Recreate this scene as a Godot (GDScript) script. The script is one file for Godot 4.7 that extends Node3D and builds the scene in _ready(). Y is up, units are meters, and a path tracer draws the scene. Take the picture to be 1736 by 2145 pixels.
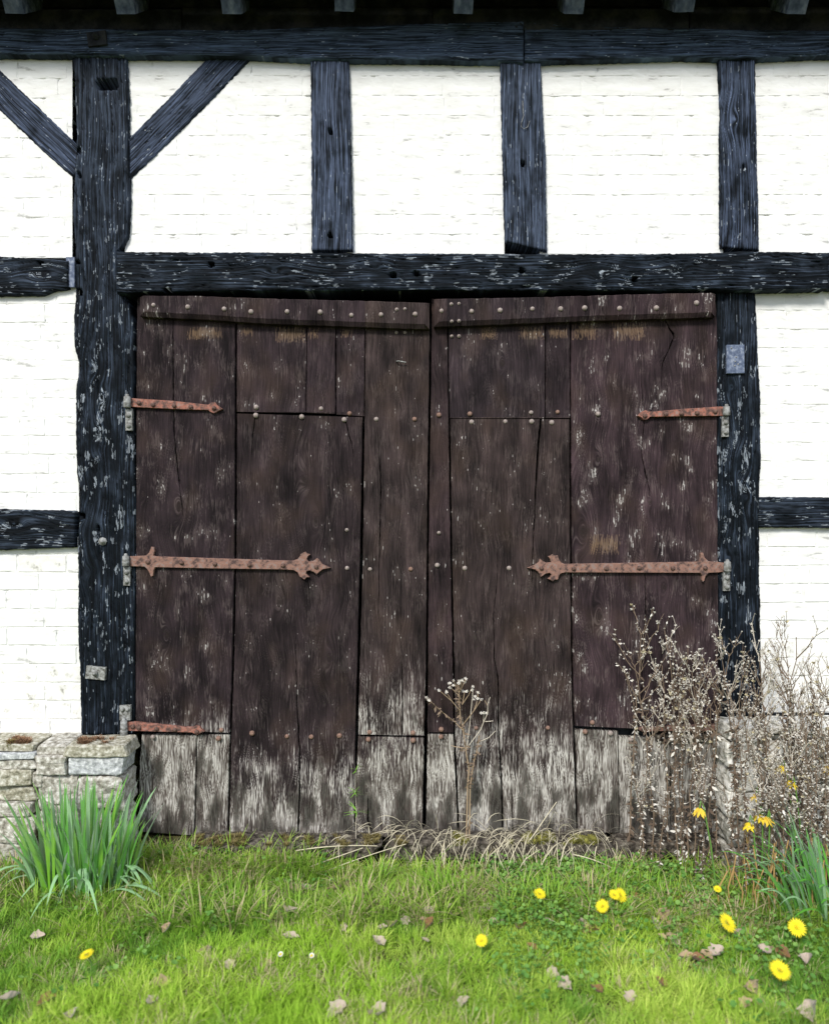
extends Node3D
# A black and white timber framed barn wall with a pair of old plank doors, seen square on from 3.4 m.
# Positions are surveyed in units of 2.15 mm on the wall's face (x to the right, y down) and set at their own depth z in metres.

const UNIT := 0.00215
const DIST := 3.4
const EYE := 1.54
const DX0 := 276
const DY0 := 606
const DW := 1244
const DH := 1160
const AW := 1500
const AH := 1470

var rng := RandomNumberGenerator.new()
var taken := {}
var n_low := FastNoiseLite.new()
var n_grain := FastNoiseLite.new()
var n_patch := FastNoiseLite.new()
var n_fleck := FastNoiseLite.new()
var n_rough := FastNoiseLite.new()
var M := {}
var door_rgb := PackedByteArray()
var door_hgt := PackedByteArray()
var beam_rgb := PackedByteArray()
var beam_hgt := PackedByteArray()
var beam_row := 0


func survey(x: float, y: float, z: float) -> Vector3:
	var k := UNIT * (DIST - z) / DIST
	return Vector3((x - 868.0) * k, EYE + (1072.5 - y) * k, z)


func ground_at(x: float, y: float) -> Vector3:
	var depth := EYE * DIST / (UNIT * (y - 1072.5))
	return Vector3((x - 868.0) * UNIT * depth / DIST, 0.0, DIST - depth)


# ---------------------------------------------------------------- names, labels, meshes
func numbered(called: String) -> String:
	var k: int = taken.get(called, 0)
	taken[called] = k + 1
	return called if k == 0 else "%s_%03d" % [called, k]


func tag(o: Node, label: String, category: String, group := "", kind := "") -> Node:
	if label: o.set_meta("label", label)
	if category: o.set_meta("category", category)
	if group: o.set_meta("group", group)
	if kind: o.set_meta("kind", kind)
	return o


func thing(called: String, label: String, category: String, at := Vector3.ZERO, group := "") -> Node3D:
	var o := Node3D.new()
	o.name = numbered(called)
	add_child(o)
	o.position = at
	tag(o, label, category, group)
	return o


func part(called: String, mesh: Mesh, mat: Material, parent: Node, at := Vector3.ZERO) -> MeshInstance3D:
	var o := MeshInstance3D.new()
	o.name = called if parent != self else numbered(called)
	o.mesh = mesh
	o.material_override = mat
	o.position = at
	parent.add_child(o, true)
	return o


func quad(st: SurfaceTool, a: Vector3, b: Vector3, c: Vector3, d: Vector3) -> void:
	for p in [a, b, c, a, c, d]:
		st.add_vertex(p)


func box(st: SurfaceTool, lo: Vector3, hi: Vector3) -> void:
	var p := func(x, y, z): return Vector3(hi.x if x else lo.x, hi.y if y else lo.y, hi.z if z else lo.z)
	quad(st, p.call(0, 1, 1), p.call(1, 1, 1), p.call(1, 0, 1), p.call(0, 0, 1))
	quad(st, p.call(1, 1, 0), p.call(0, 1, 0), p.call(0, 0, 0), p.call(1, 0, 0))
	quad(st, p.call(0, 1, 0), p.call(0, 1, 1), p.call(0, 0, 1), p.call(0, 0, 0))
	quad(st, p.call(1, 1, 1), p.call(1, 1, 0), p.call(1, 0, 0), p.call(1, 0, 1))
	quad(st, p.call(0, 1, 0), p.call(1, 1, 0), p.call(1, 1, 1), p.call(0, 1, 1))
	quad(st, p.call(0, 0, 1), p.call(1, 0, 1), p.call(1, 0, 0), p.call(0, 0, 0))


func flat_tool() -> SurfaceTool:
	var st := SurfaceTool.new()
	st.begin(Mesh.PRIMITIVE_TRIANGLES)
	st.set_smooth_group(-1)
	return st


func smooth_tool() -> SurfaceTool:
	var st := SurfaceTool.new()
	st.begin(Mesh.PRIMITIVE_TRIANGLES)
	st.set_smooth_group(0)
	return st


func done(st: SurfaceTool) -> ArrayMesh:
	st.generate_normals()
	return st.commit()


func box_mesh(lo: Vector3, hi: Vector3) -> ArrayMesh:
	var st := flat_tool()
	box(st, lo, hi)
	return done(st)


func line_at(pts: Array, a: float) -> float:
	# pts: [[along, across], ...] sorted by along
	if a <= pts[0][0]: return pts[0][1]
	for i in range(1, pts.size()):
		if a <= pts[i][0]:
			var t: float = (a - pts[i - 1][0]) / maxf(pts[i][0] - pts[i - 1][0], 0.001)
			return lerpf(pts[i - 1][1], pts[i][1], t)
	return pts[-1][1]


# A squared timber or board between two edges. Its frame: along dir_a, across dir_c.
func timber(o: Dictionary) -> ArrayMesh:
	var dir_a: Vector2 = o.get("dir", Vector2(0, 1))
	var origin: Vector2 = o.get("origin", Vector2.ZERO)
	var dir_c: Vector2 = Vector2(1, 0) if is_equal_approx(dir_a.y, 1.0) else (Vector2(0, 1) if is_equal_approx(dir_a.x, 1.0) else Vector2(-dir_a.y, dir_a.x))
	var flip := dir_a.x * dir_c.y - dir_a.y * dir_c.x > 0
	var zf: float = o.z
	var depth: float = o.depth
	var k := UNIT * (DIST - zf) / DIST
	var step: float = o.get("step", 5.0)
	var cell: float = o.get("cell", 2.2)
	var relief: float = o.get("relief", 0.004)
	var sd: float = o.get("seed", 1.0) * 311.7
	var lo: Array = o.lo
	var hi: Array = o.hi
	var s0: Array = o.start
	var s1: Array = o.stop
	var wide := absf(line_at(hi, s0[0]) - line_at(lo, s0[0]))
	var nc := maxi(6, int(wide / cell))
	var nr := maxi(4, int((s1[0] - s0[0]) / step))
	var holes: Array = o.get("holes", [])
	var uv: Vector2 = o.uv
	var st := smooth_tool()
	var grid := []
	for i in nr + 1:
		var row := PackedVector3Array()
		var uvs := PackedVector2Array()
		for j in nc + 3:
			var f := clampf((j - 1.0) / nc, 0.0, 1.0)
			var s := float(i) / nr
			var a: float = lerpf(lerpf(s0[0], s0[1], f), lerpf(s1[0], s1[1], f), s)
			var cl := line_at(lo, a) + 1.6 * n_rough.get_noise_2d(a * 2.2 + sd, 7.0)
			var ch := line_at(hi, a) + 1.6 * n_rough.get_noise_2d(a * 2.2 + sd, 97.0)
			var c := lerpf(cl, ch, f)
			var z := zf
			if j == 0 or j == nc + 2:
				z = zf - depth
			else:
				var e := minf(c - cl, ch - c)
				var soft := 4.0 + 3.0 * n_low.get_noise_2d(a * 1.4 + sd, 3.0)
				if e < soft:
					z -= 0.009 * pow(1.0 - e / maxf(soft, 0.5), 2.0)
				z += relief * (n_low.get_noise_2d(a * 0.5 + sd, c * 2.4) + 0.55 * n_grain.get_noise_2d(a * 0.1 + sd, c * 3.2))
				var chk := absf(n_grain.get_noise_2d(a * 0.07 + sd, c * 0.9 + 50.0))
				if chk < 0.035:
					z -= relief * 2.6 * (1.0 - chk / 0.035)
				for h in holes:
					var q := Vector2((a - h[0]) / h[2], (c - h[1]) / h[3])
					if maxf(absf(q.x), absf(q.y)) < 1.0 if h.size() > 4 else q.length() < 1.0:
						z = zf - 0.11
			var p2 := origin + dir_a * a + dir_c * c
			row.append(Vector3((p2.x - 868.0) * k, EYE + (1072.5 - p2.y) * k, z))
			uvs.append(Vector2((uv.x + a - s0[0]) / AW, (uv.y + c - (line_at(lo, a) if o.has("follow") else o.c0)) / AH))
		grid.append([row, uvs])
	var face := func(q: Array) -> void:
		var order := [0, 1, 2, 0, 2, 3] if not flip else [0, 2, 1, 0, 3, 2]
		for n in order:
			st.set_uv(q[n][1])
			st.add_vertex(q[n][0])
	for i in nr:
		for j in nc + 2:
			face.call([[grid[i][0][j], grid[i][1][j]], [grid[i][0][j + 1], grid[i][1][j + 1]], [grid[i + 1][0][j + 1], grid[i + 1][1][j + 1]], [grid[i + 1][0][j], grid[i + 1][1][j]]])
	for i in [0, nr]:
		for j in range(1, nc + 1):
			var p: Vector3 = grid[i][0][j]
			var q: Vector3 = grid[i][0][j + 1]
			var b := Vector3(0, 0, zf - depth)
			var quadp := [[Vector3(p.x, p.y, b.z), grid[i][1][j]], [Vector3(q.x, q.y, b.z), grid[i][1][j + 1]], [q, grid[i][1][j + 1]], [p, grid[i][1][j]]]
			if i == nr: quadp.reverse()
			face.call(quadp)
	return done(st)


# A door board: strips between its edges and its cracks, with worn arrises. Upright boards only.
func plank_mesh(p: Dictionary) -> ArrayMesh:
	var zf: float = p.z
	var thick: float = p.get("thick", 0.032)
	var k := UNIT * (DIST - zf) / DIST
	var sd: float = p.seed * 57.3
	var st := flat_tool()
	var lines := [p.lo]
	var widths := [null]
	for s in p.get("seams", []):
		lines.append(s.map(func(q): return [q[1], q[0]]))
		widths.append(s.map(func(q): return [q[1], q[2]]))
	lines.append(p.hi)
	widths.append(null)
	var tilt: float = p.get("tilt", 0.0)
	var top: Array = p.top
	var bottom: Array = p.bottom
	var xa := line_at(p.lo, top[0])
	var xb := line_at(p.hi, top[1])
	var n := int((bottom[0] - top[0]) / 9.0) + 2
	var put := func(x: float, y: float, z: float) -> void:
		st.set_uv(Vector2((x - DX0) / DW, (y - DY0) / DH))
		st.add_vertex(Vector3((x - 868.0) * k, EYE + (1072.5 - y) * k, z))
	for s in lines.size() - 1:
		var prev := []
		for i in n + 1:
			var row := []
			for side in 2:
				var f := 0.0
				var y := lerpf(top[0], bottom[0], float(i) / n)
				var x := line_at(lines[s + side], y)
				f = clampf((x - xa) / maxf(xb - xa, 1.0), 0.0, 1.0)
				y = lerpf(lerpf(top[0], top[1], f), lerpf(bottom[0], bottom[1], f), float(i) / n)
				x = line_at(lines[s + side], y)
				var hw := 0.0
				if widths[s + side] != null:
					hw = line_at(widths[s + side], y)
					if hw > 0.0: hw += 0.5 * n_rough.get_noise_2d(y * 3.0 + sd, s * 30.0)
					x += 1.3 * n_rough.get_noise_2d(y * 2.0 + sd, s * 31.0 + side * 0.0) if s + side > 0 and s + side < lines.size() - 1 else 0.0
				else:
					x += 0.9 * n_rough.get_noise_2d(y * 1.5 + sd, side * 40.0)
				hw = maxf(hw, 0.0)
				var ch := 1.3 if widths[s + side] == null else minf(1.0, hw)
				var z := zf + tilt * (f - 0.5) + 0.0035 * n_low.get_noise_2d(f * 60.0 + sd, y * 0.6)
				var inward := 1.0 if side == 0 else -1.0
				var e := x + inward * hw
				row.append([e, y, zf - thick])
				row.append([e, y, z - ch * 0.0025])
				row.append([e + inward * ch, y, z])
			if not prev.is_empty():
				var order := [0, 1, 2, 5, 4, 3]
				for j in 5:
					var a: Array = prev[order[j]]
					var b: Array = prev[order[j + 1]]
					var c: Array = row[order[j + 1]]
					var d: Array = row[order[j]]
					for q in [a, b, c, a, c, d]:
						put.call(q[0], q[1], q[2])
			if i == 0 or i == n:
				var a: Array = row[2]
				var b: Array = row[5]
				var q := [[a[0], a[1], zf - thick], [b[0], b[1], zf - thick], b, a]
				if i == n: q.reverse()
				for m in [0, 1, 2, 0, 2, 3]:
					put.call(q[m][0], q[m][1], q[m][2])
			prev = row
	return done(st)


# A flat iron shape cut from its outline (survey units), with a filed edge.
func iron_mesh(outline: PackedVector2Array, z0: float, z1: float) -> ArrayMesh:
	var k := UNIT * (DIST - z1) / DIST
	var st := flat_tool()
	if Geometry2D.is_polygon_clockwise(outline): outline.reverse()
	var at := func(p: Vector2, z: float): return Vector3((p.x - 868.0) * k, EYE + (1072.5 - p.y) * k, z)
	var n := outline.size()
	var inner := PackedVector2Array()
	for i in n:
		var a := (outline[i] - outline[i - 1]).normalized()
		var b := (outline[(i + 1) % n] - outline[i]).normalized()
		var m := Vector2(a.y, -a.x) + Vector2(b.y, -b.x)
		inner.append(outline[i] - m.normalized() * 0.7)
	var tri := Geometry2D.triangulate_polygon(inner)
	if tri.is_empty():
		inner = outline
		tri = Geometry2D.triangulate_polygon(inner)
	for i in range(0, tri.size(), 3):
		var a: Vector3 = at.call(inner[tri[i]], z1)
		var b: Vector3 = at.call(inner[tri[i + 1]], z1)
		var c: Vector3 = at.call(inner[tri[i + 2]], z1)
		if (b - a).cross(c - a).z > 0:
			var t := b
			b = c
			c = t
		for q in [a, b, c]: st.add_vertex(q)
	for i in n:
		var j := (i + 1) % n
		quad(st, at.call(inner[j], z1), at.call(inner[i], z1), at.call(outline[i], z1 - 0.0015), at.call(outline[j], z1 - 0.0015))
		quad(st, at.call(outline[j], z1 - 0.0015), at.call(outline[i], z1 - 0.0015), at.call(outline[i], z0), at.call(outline[j], z0))
	return done(st)


# A turned shape along +z: profile of [radius, z]
func turned(profile: Array, sides := 10) -> ArrayMesh:
	var st := smooth_tool()
	for i in profile.size() - 1:
		for s in sides:
			var a := TAU * s / sides
			var b := TAU * (s + 1) / sides
			var p := func(q: Array, t: float): return Vector3(cos(t) * q[0], sin(t) * q[0], q[1])
			quad(st, p.call(profile[i], b), p.call(profile[i], a), p.call(profile[i + 1], a), p.call(profile[i + 1], b))
	return done(st)


func tube(st: SurfaceTool, pts: PackedVector3Array, r0: float, r1: float, sides := 4) -> void:
	var prev := PackedVector3Array()
	for i in pts.size():
		var d := (pts[mini(i + 1, pts.size() - 1)] - pts[maxi(i - 1, 0)]).normalized()
		var u := d.cross(Vector3(0.31, 0.2, 0.93)).normalized()
		var v := d.cross(u)
		var r := lerpf(r0, r1, float(i) / maxf(pts.size() - 1, 1))
		var ring := PackedVector3Array()
		for s in sides:
			var t := TAU * s / sides
			ring.append(pts[i] + (u * cos(t) + v * sin(t)) * r)
		if not prev.is_empty():
			for s in sides:
				var m := (s + 1) % sides
				quad(st, prev[s], prev[m], ring[m], ring[s])
		prev = ring


# A folded strap-like blade along a curve; side gives its width direction
func blade(st: SurfaceTool, pts: PackedVector3Array, side: Vector3, width: float, fold := 0.3, tip := 1.6) -> void:
	var prev := []
	for i in pts.size():
		var t := float(i) / (pts.size() - 1)
		var w := width * 0.5 * (0.75 + 0.25 * minf(1.0, t * 4.0)) * pow(maxf(0.0, 1.0 - pow(t, 3.0 * tip)), 0.8)
		var d := (pts[mini(i + 1, pts.size() - 1)] - pts[maxi(i - 1, 0)]).normalized()
		var s := (side - d * side.dot(d)).normalized()
		var up := d.cross(s)
		var row := [pts[i] - s * w, pts[i] - up * w * fold, pts[i] + s * w]
		if not prev.is_empty():
			quad(st, prev[0], prev[1], row[1], row[0])
			quad(st, prev[1], prev[2], row[2], row[1])
		prev = row


# ---------------------------------------------------------------- painted and weathered wood
func seed_noise() -> void:
	for pair in [[n_low, 0.012, 3], [n_grain, 0.09, 2], [n_patch, 0.02, 3], [n_fleck, 0.11, 3], [n_rough, 0.035, 3]]:
		var n: FastNoiseLite = pair[0]
		n.seed = 11 + int(pair[1] * 1000)
		n.noise_type = FastNoiseLite.TYPE_SIMPLEX_SMOOTH
		n.frequency = pair[1]
		n.fractal_type = FastNoiseLite.FRACTAL_FBM
		n.fractal_octaves = pair[2]


func paint_plank(p: Dictionary) -> void:
	# brown paint over oak: grain, knots, flaked spots, and bare silvered wood where the paint has gone
	var sd: float = p.seed * 173.1
	var y0 := int(minf(p.top[0], p.top[1])) - 3
	var y1 := int(maxf(p.bottom[0], p.bottom[1])) + 3
	var ws: float = p.get("ws", 1520.0)
	var wf: float = p.get("wf", 1720.0)
	var flecks: float = p.get("fl", 0.5)
	var paint: Color = p.get("paint", Color8(45, 37, 39))
	paint = paint * (1.0 + 0.11 * sin(p.seed * 4.7))
	var knots: Array = p.get("knots", [])
	var scrapes: Array = p.get("scrapes", [])
	var ochre := Color8(120, 98, 74)
	var pale := Color8(190, 186, 180)
	var bare_d := Color8(78, 71, 65)
	var bare_l := Color8(188, 184, 176)
	for y in range(y0, y1 + 1):
		if y < DY0 or y >= DY0 + DH: continue
		var xl := int(line_at(p.lo, y)) - 2
		var xr := int(line_at(p.hi, y)) + 3
		for x in range(maxi(xl, DX0), mini(xr, DX0 + DW)):
			var cx := float(x) + 9.0 * n_low.get_noise_2d(x * 0.9 + sd, y * 0.45)
			var yy := float(y)
			for kn in knots:
				var dx: float = x - kn[0]
				var dy: float = (y - kn[1]) * 0.38
				var rr := sqrt(dx * dx + dy * dy)
				if rr < kn[2] * 2.2:
					var q := exp(-rr * rr / (kn[2] * kn[2]))
					cx = lerpf(cx, kn[0] + rr * 1.1, q * 0.8)
					yy = lerpf(yy, kn[1], q * 0.6)
			var g := n_grain.get_noise_2d(cx * 3.2 + sd, yy * 0.11)
			var fine := n_grain.get_noise_2d(cx * 8.0 + sd, yy * 0.26 + 900.0)
			var pt := n_patch.get_noise_2d(x * 0.8 + sd, y * 0.5)
			var edge := minf(x - xl, xr - x)
			# how far the paint has weathered away
			var wv := clampf((y - ws) / (wf - ws), -0.6, 1.0) + 0.34 * pt + 0.36 * g + 0.45 * fine
			var bare := smoothstep(0.12, 0.95, wv)
			var band := n_patch.get_noise_2d(x * 1.6 + sd + 900.0, y * 0.12)
			var c := paint * (1.0 + 0.30 * g + 0.18 * fine + 0.24 * pt + 0.18 * band + 0.40 * n_low.get_noise_2d(x * 1.1 + sd, y * 0.5 + 44.0))
			c = c.lerp(Color8(64, 51, 43), clampf(0.7 * n_patch.get_noise_2d(x * 0.45 + sd + 70.0, y * 0.3), 0.0, 0.45))
			var h := 0.62 + 0.22 * g + 0.12 * fine
			for s in scrapes:
				if x > s[0] and x < s[1] and absf(y - s[2]) < s[3]:
					var u: float = 1.0 - absf(y - s[2]) / s[3]
					var v: float = minf(1.0, minf(x - s[0], s[1] - x) / 14.0)
					c = c.lerp(ochre * (1.0 + 0.4 * fine), smoothstep(0.15, 0.6, u * v + 1.0 * fine + 0.5 * g) * 0.62)
			# flaked specks that run with the grain
			var where := n_patch.get_noise_2d(x * 0.95 + sd + 300.0, y * 0.6)
			var dens := flecks * (2.0 * smoothstep(0.18, 0.44, where) - 0.55) + (0.30 if edge < 5 else 0.0)
			var fk := 0.62 * n_fleck.get_noise_2d(float(x) * 2.4 + sd, y * 0.26) + 0.40 * n_fleck.get_noise_2d(cx * 1.3 + sd, y * 0.7 + 70.0) + 0.35 * fine + 0.15 * g
			var sp := smoothstep(0.62 - 0.36 * dens, 0.72 - 0.36 * dens, fk) * 0.85
			# paint rubbed thin: brown wood grey through it
			c = c.lerp(Color8(112, 102, 96), 0.42 * smoothstep(0.1, 0.55, where + 0.7 * fine + 0.3 * g) * minf(flecks * 1.5, 1.0))
			c = c.lerp(pale * (0.8 + 0.5 * fine + 0.2 * g), clampf(sp, 0.0, 0.9))
			if bare > 0.0:
				var silver := smoothstep(-0.5, 0.6, 0.75 * g + 0.95 * fine + 0.5 * pt + p.get("pale", 0.0))
				var b := bare_d.lerp(bare_l, silver)
				# damp dark lichen crust in blotches low down
				var damp := smoothstep(0.15, 0.5, n_patch.get_noise_2d(x * 1.3 + 40.0, y * 0.4 + 500.0) + 0.5 * fine + 0.3 * g + clampf((y - 1650.0) / 260.0, -0.3, 0.32))
				b = b.lerp(Color8(46, 44, 39) * (1.0 + 0.5 * fine), damp * 0.78)
				c = c.lerp(b, bare)
				h = lerpf(h, 0.42 + 0.34 * g + 0.2 * fine, bare)
			for kn in knots:
				var dk := Vector2(x - kn[0], (y - kn[1]) * 0.8).length()
				if dk < kn[2] * 0.3:
					c = c.lerp(Color8(38, 32, 30), 0.6 * smoothstep(kn[2] * 0.3, kn[2] * 0.1, dk + 4.0 * fine))
					h -= 0.2
			var at := (y - DY0) * DW + x - DX0
			door_rgb[at * 3] = clampi(int(c.r * 255.0), 4, 250)
			door_rgb[at * 3 + 1] = clampi(int(c.g * 255.0), 4, 250)
			door_rgb[at * 3 + 2] = clampi(int(c.b * 255.0), 4, 250)
			door_hgt[at] = clampi(int(h * 255.0), 0, 255)


func paint_beam(length: int, wide: int, o: Dictionary) -> Vector2:
	# blue-black paint on old oak, worn to pale specks; returns where in the sheet this timber's wood lies
	var y0 := beam_row
	beam_row += wide + 2
	var sd: float = o.get("seed", 1.0) * 311.7
	var wear: Array = o.get("wear", [[0, 0.3], [2000, 0.3]])
	var blue_share: Array = o.get("blue_share", [[0, 0.5], [2000, 0.5]])  # share of blue mixed over black, set along the length of the timber
	var blue: Color = o.get("blue", Color8(44, 51, 61))
	var black: Color = o.get("black", Color8(14, 19, 24))
	var pale := Color8(150, 157, 163)
	var knots: Array = o.get("knots", [])
	for a in length:
		var wr := line_at(wear, a)
		var ct := line_at(blue_share, a)
		for c in wide:
			var cc := c + 7.0 * n_low.get_noise_2d(a * 0.22 + sd, c * 0.5)
			var aa := float(a)
			for kn in knots:
				var d := Vector2((a - kn[0]) * 0.6, c - kn[1])
				var rr := d.length()
				if rr < kn[2] * 2.2:
					var q := exp(-rr * rr / (kn[2] * kn[2]))
					cc = lerpf(cc, kn[1] + rr * 1.2, q * 0.62)
					aa = lerpf(aa, kn[0], q * 0.3)
			var g := n_grain.get_noise_2d(aa * 0.06 + sd, cc * 3.0)
			var fine := n_grain.get_noise_2d(aa * 0.2 + sd, cc * 7.0 + 400.0)
			var pt := n_patch.get_noise_2d(a * 0.7 + sd, c * 1.2)
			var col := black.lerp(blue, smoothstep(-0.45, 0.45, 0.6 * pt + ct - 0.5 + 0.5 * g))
			col = col * (1.0 + 0.6 * g + 0.4 * fine)
			var dens := wr * (1.9 * smoothstep(0.02, 0.42, n_patch.get_noise_2d(a * 0.8 + sd + 200.0, c * 1.5 + 60.0)) - 0.1)
			var fk := 0.6 * n_fleck.get_noise_2d(a * 0.4 + sd, c * 2.0) + 0.35 * n_fleck.get_noise_2d(a * 0.12 + sd, c * 2.8 + 90.0) + 0.5 * fine + 0.15 * g
			var sp := smoothstep(0.62 - 0.50 * dens, 0.74 - 0.50 * dens, fk)
			col = col.lerp(pale * (0.8 + 0.6 * fine), clampf(sp, 0.0, 0.85))
			var at := (y0 + c) * AW + a
			beam_rgb[at * 3] = clampi(int(col.r * 255.0), 3, 250)
			beam_rgb[at * 3 + 1] = clampi(int(col.g * 255.0), 3, 250)
			beam_rgb[at * 3 + 2] = clampi(int(col.b * 255.0), 3, 250)
			beam_hgt[at] = clampi(int((0.55 + 0.34 * g + 0.18 * fine) * 255.0), 0, 255)
	return Vector2(0, y0)


func mottled(size: int, colors: Array, stops: Array, freq: float, sd: int, octaves := 4, as_cells := false) -> NoiseTexture2D:
	var n := FastNoiseLite.new()
	n.seed = sd
	n.frequency = freq
	n.noise_type = FastNoiseLite.TYPE_CELLULAR if as_cells else FastNoiseLite.TYPE_SIMPLEX_SMOOTH
	n.fractal_type = FastNoiseLite.FRACTAL_FBM
	n.fractal_octaves = octaves
	n.fractal_gain = 0.62
	var ramp := Gradient.new()
	ramp.colors = PackedColorArray(colors)
	ramp.offsets = PackedFloat32Array(stops)
	var t := NoiseTexture2D.new()
	t.width = size
	t.height = size
	t.seamless = true
	t.noise = n
	t.color_ramp = ramp
	return t


func surface(albedo: Texture2D, height: Texture2D, cm: float, rough: float, scale: float) -> StandardMaterial3D:
	var m := StandardMaterial3D.new()
	m.albedo_texture = albedo
	m.roughness = rough
	m.metallic_specular = 0.3
	if height:
		m.heightmap_enabled = true
		m.heightmap_texture = height
		m.heightmap_scale = cm
	if scale > 0.0:
		m.uv1_triplanar = true
		m.uv1_world_triplanar = true
		m.uv1_scale = Vector3.ONE * scale
	return m


func plain(c: Color, rough := 0.8, metal := 0.0) -> StandardMaterial3D:
	var m := StandardMaterial3D.new()
	m.albedo_color = c
	m.roughness = rough
	m.metallic = metal
	return m


func leafy(tinted: bool, c: Color, glow: float, rough := 0.5) -> StandardMaterial3D:
	var m := plain(c, rough)
	m.metallic_specular = 0.25
	m.vertex_color_use_as_albedo = tinted
	m.backlight_enabled = glow > 0.0
	m.backlight = Color(glow, glow, glow).linear_to_srgb()
	m.cull_mode = BaseMaterial3D.CULL_DISABLED
	return m


func lin(r: float, g: float, b: float) -> Color:
	return Color(r, g, b).linear_to_srgb()


func materials() -> void:
	var height_fine := mottled(512, [Color.BLACK, Color.WHITE], [0.2, 0.8], 0.03, 5, 5)
	var height_mid := mottled(512, [Color.BLACK, Color.WHITE], [0.2, 0.8], 0.012, 6, 5)
	M.wash = surface(mottled(1024, [Color8(176, 175, 170), Color8(221, 220, 215), Color8(227, 227, 222), Color8(231, 231, 227)], [0.07, 0.2, 0.5, 0.8], 0.012, 21, 5), height_mid, 0.12, 0.9, 0.8)
	M.wash.uv1_scale = Vector3(0.45, 1.5, 0.45)
	M.wash_dirty = surface(mottled(1024, [Color8(150, 148, 138), Color8(198, 196, 187), Color8(223, 221, 214), Color8(230, 229, 224)], [0.10, 0.22, 0.36, 0.8], 0.016, 23, 5), height_mid, 0.25, 0.92, 0.8)
	M.stone = surface(mottled(1024, [Color8(104, 99, 88), Color8(152, 147, 135), Color8(182, 178, 167), Color8(224, 222, 215)], [0.15, 0.4, 0.58, 0.85], 0.018, 31, 6), height_fine, 0.28, 0.93, 1.7)
	M.stone_buff = surface(mottled(1024, [Color8(96, 92, 76), Color8(150, 145, 126), Color8(180, 176, 161), Color8(220, 218, 208)], [0.15, 0.4, 0.6, 0.85], 0.018, 33, 6), height_fine, 0.28, 0.93, 1.7)
	M.stone_grey = surface(mottled(1024, [Color8(120, 122, 122), Color8(158, 160, 160), Color8(186, 188, 187), Color8(225, 226, 224)], [0.15, 0.4, 0.6, 0.85], 0.02, 35, 6), height_fine, 0.15, 0.9, 1.7)
	M.stone_washed = surface(mottled(1024, [Color8(110, 106, 92), Color8(190, 186, 174), Color8(226, 223, 214), Color8(238, 236, 230)], [0.18, 0.36, 0.5, 0.8], 0.010, 37, 6), height_fine, 0.25, 0.93, 1.7)
	M.rust = surface(mottled(512, [Color8(78, 62, 58), Color8(122, 96, 86), Color8(138, 102, 88), Color8(132, 114, 107)], [0.22, 0.42, 0.6, 0.8], 0.012, 41, 5), height_fine, 0.05, 0.75, 4.0)
	M.rust_red = surface(mottled(512, [Color8(80, 63, 58), Color8(120, 88, 78), Color8(154, 98, 82), Color8(142, 116, 107)], [0.25, 0.45, 0.6, 0.8], 0.012, 43, 5), height_fine, 0.05, 0.75, 4.0)
	M.rivet = surface(mottled(256, [Color8(120, 108, 100), Color8(150, 138, 130), Color8(164, 152, 146)], [0.25, 0.5, 0.75], 0.05, 45, 3), null, 0.0, 0.6, 9.0)
	M.rivet_rust = surface(mottled(256, [Color8(104, 80, 68), Color8(132, 104, 90), Color8(146, 122, 110)], [0.25, 0.5, 0.75], 0.05, 47, 3), null, 0.0, 0.7, 9.0)
	M.bolt = surface(mottled(256, [Color8(66, 54, 50), Color8(96, 74, 66), Color8(118, 92, 80)], [0.25, 0.5, 0.75], 0.05, 48, 3), null, 0.0, 0.7, 9.0)
	M.galv = surface(mottled(512, [Color8(84, 82, 76), Color8(126, 126, 122), Color8(160, 161, 158)], [0.25, 0.5, 0.75], 0.02, 49, 4), height_fine, 0.03, 0.6, 4.0)
	M.galv_blue = surface(mottled(512, [Color8(78, 88, 108), Color8(104, 114, 134), Color8(150, 156, 166)], [0.25, 0.55, 0.85], 0.02, 51, 4), height_fine, 0.03, 0.55, 3.0)
	M.dark_wood = surface(mottled(512, [Color8(30, 32, 34), Color8(44, 46, 48), Color8(58, 58, 56)], [0.25, 0.5, 0.75], 0.012, 53, 5), height_mid, 0.4, 0.85, 1.3)
	M.rafter = surface(mottled(512, [Color8(52, 60, 72), Color8(78, 88, 100), Color8(112, 120, 126)], [0.25, 0.5, 0.8], 0.02, 55, 5), height_mid, 0.4, 0.8, 1.6)
	M.sill = surface(mottled(512, [Color8(48, 43, 38), Color8(84, 77, 68), Color8(120, 113, 102)], [0.25, 0.5, 0.75], 0.02, 57, 5), height_fine, 0.8, 0.93, 2.2)
	M.soil = surface(mottled(1024, [Color8(46, 40, 28), Color8(74, 66, 44), Color8(84, 92, 46), Color8(124, 108, 78)], [0.2, 0.42, 0.58, 0.8], 0.02, 61, 5), height_fine, 2.0, 0.97, 1.1)
	M.tile = surface(mottled(512, [Color8(96, 58, 44), Color8(122, 76, 58), Color8(136, 98, 80)], [0.25, 0.5, 0.75], 0.02, 63, 4), height_mid, 0.4, 0.9, 1.5)
	M.grass = leafy(true, Color.WHITE, 0.55, 0.55)
	M.clover = leafy(true, Color.WHITE, 0.4, 0.5)
	M.daffodil = leafy(false, lin(0.095, 0.34, 0.03), 0.5, 0.6)
	M.daffodil_pale = leafy(false, lin(0.26, 0.44, 0.22), 0.4, 0.4)
	M.daffodil_yellow = leafy(false, lin(0.18, 0.42, 0.03), 0.5, 0.6)
	M.petal = leafy(false, lin(0.82, 0.68, 0.02), 0.5, 0.6)
	M.petal_deep = leafy(false, lin(0.82, 0.60, 0.03), 0.4, 0.6)
	M.petal_wilt = leafy(false, lin(0.78, 0.52, 0.05), 0.4, 0.7)
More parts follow.
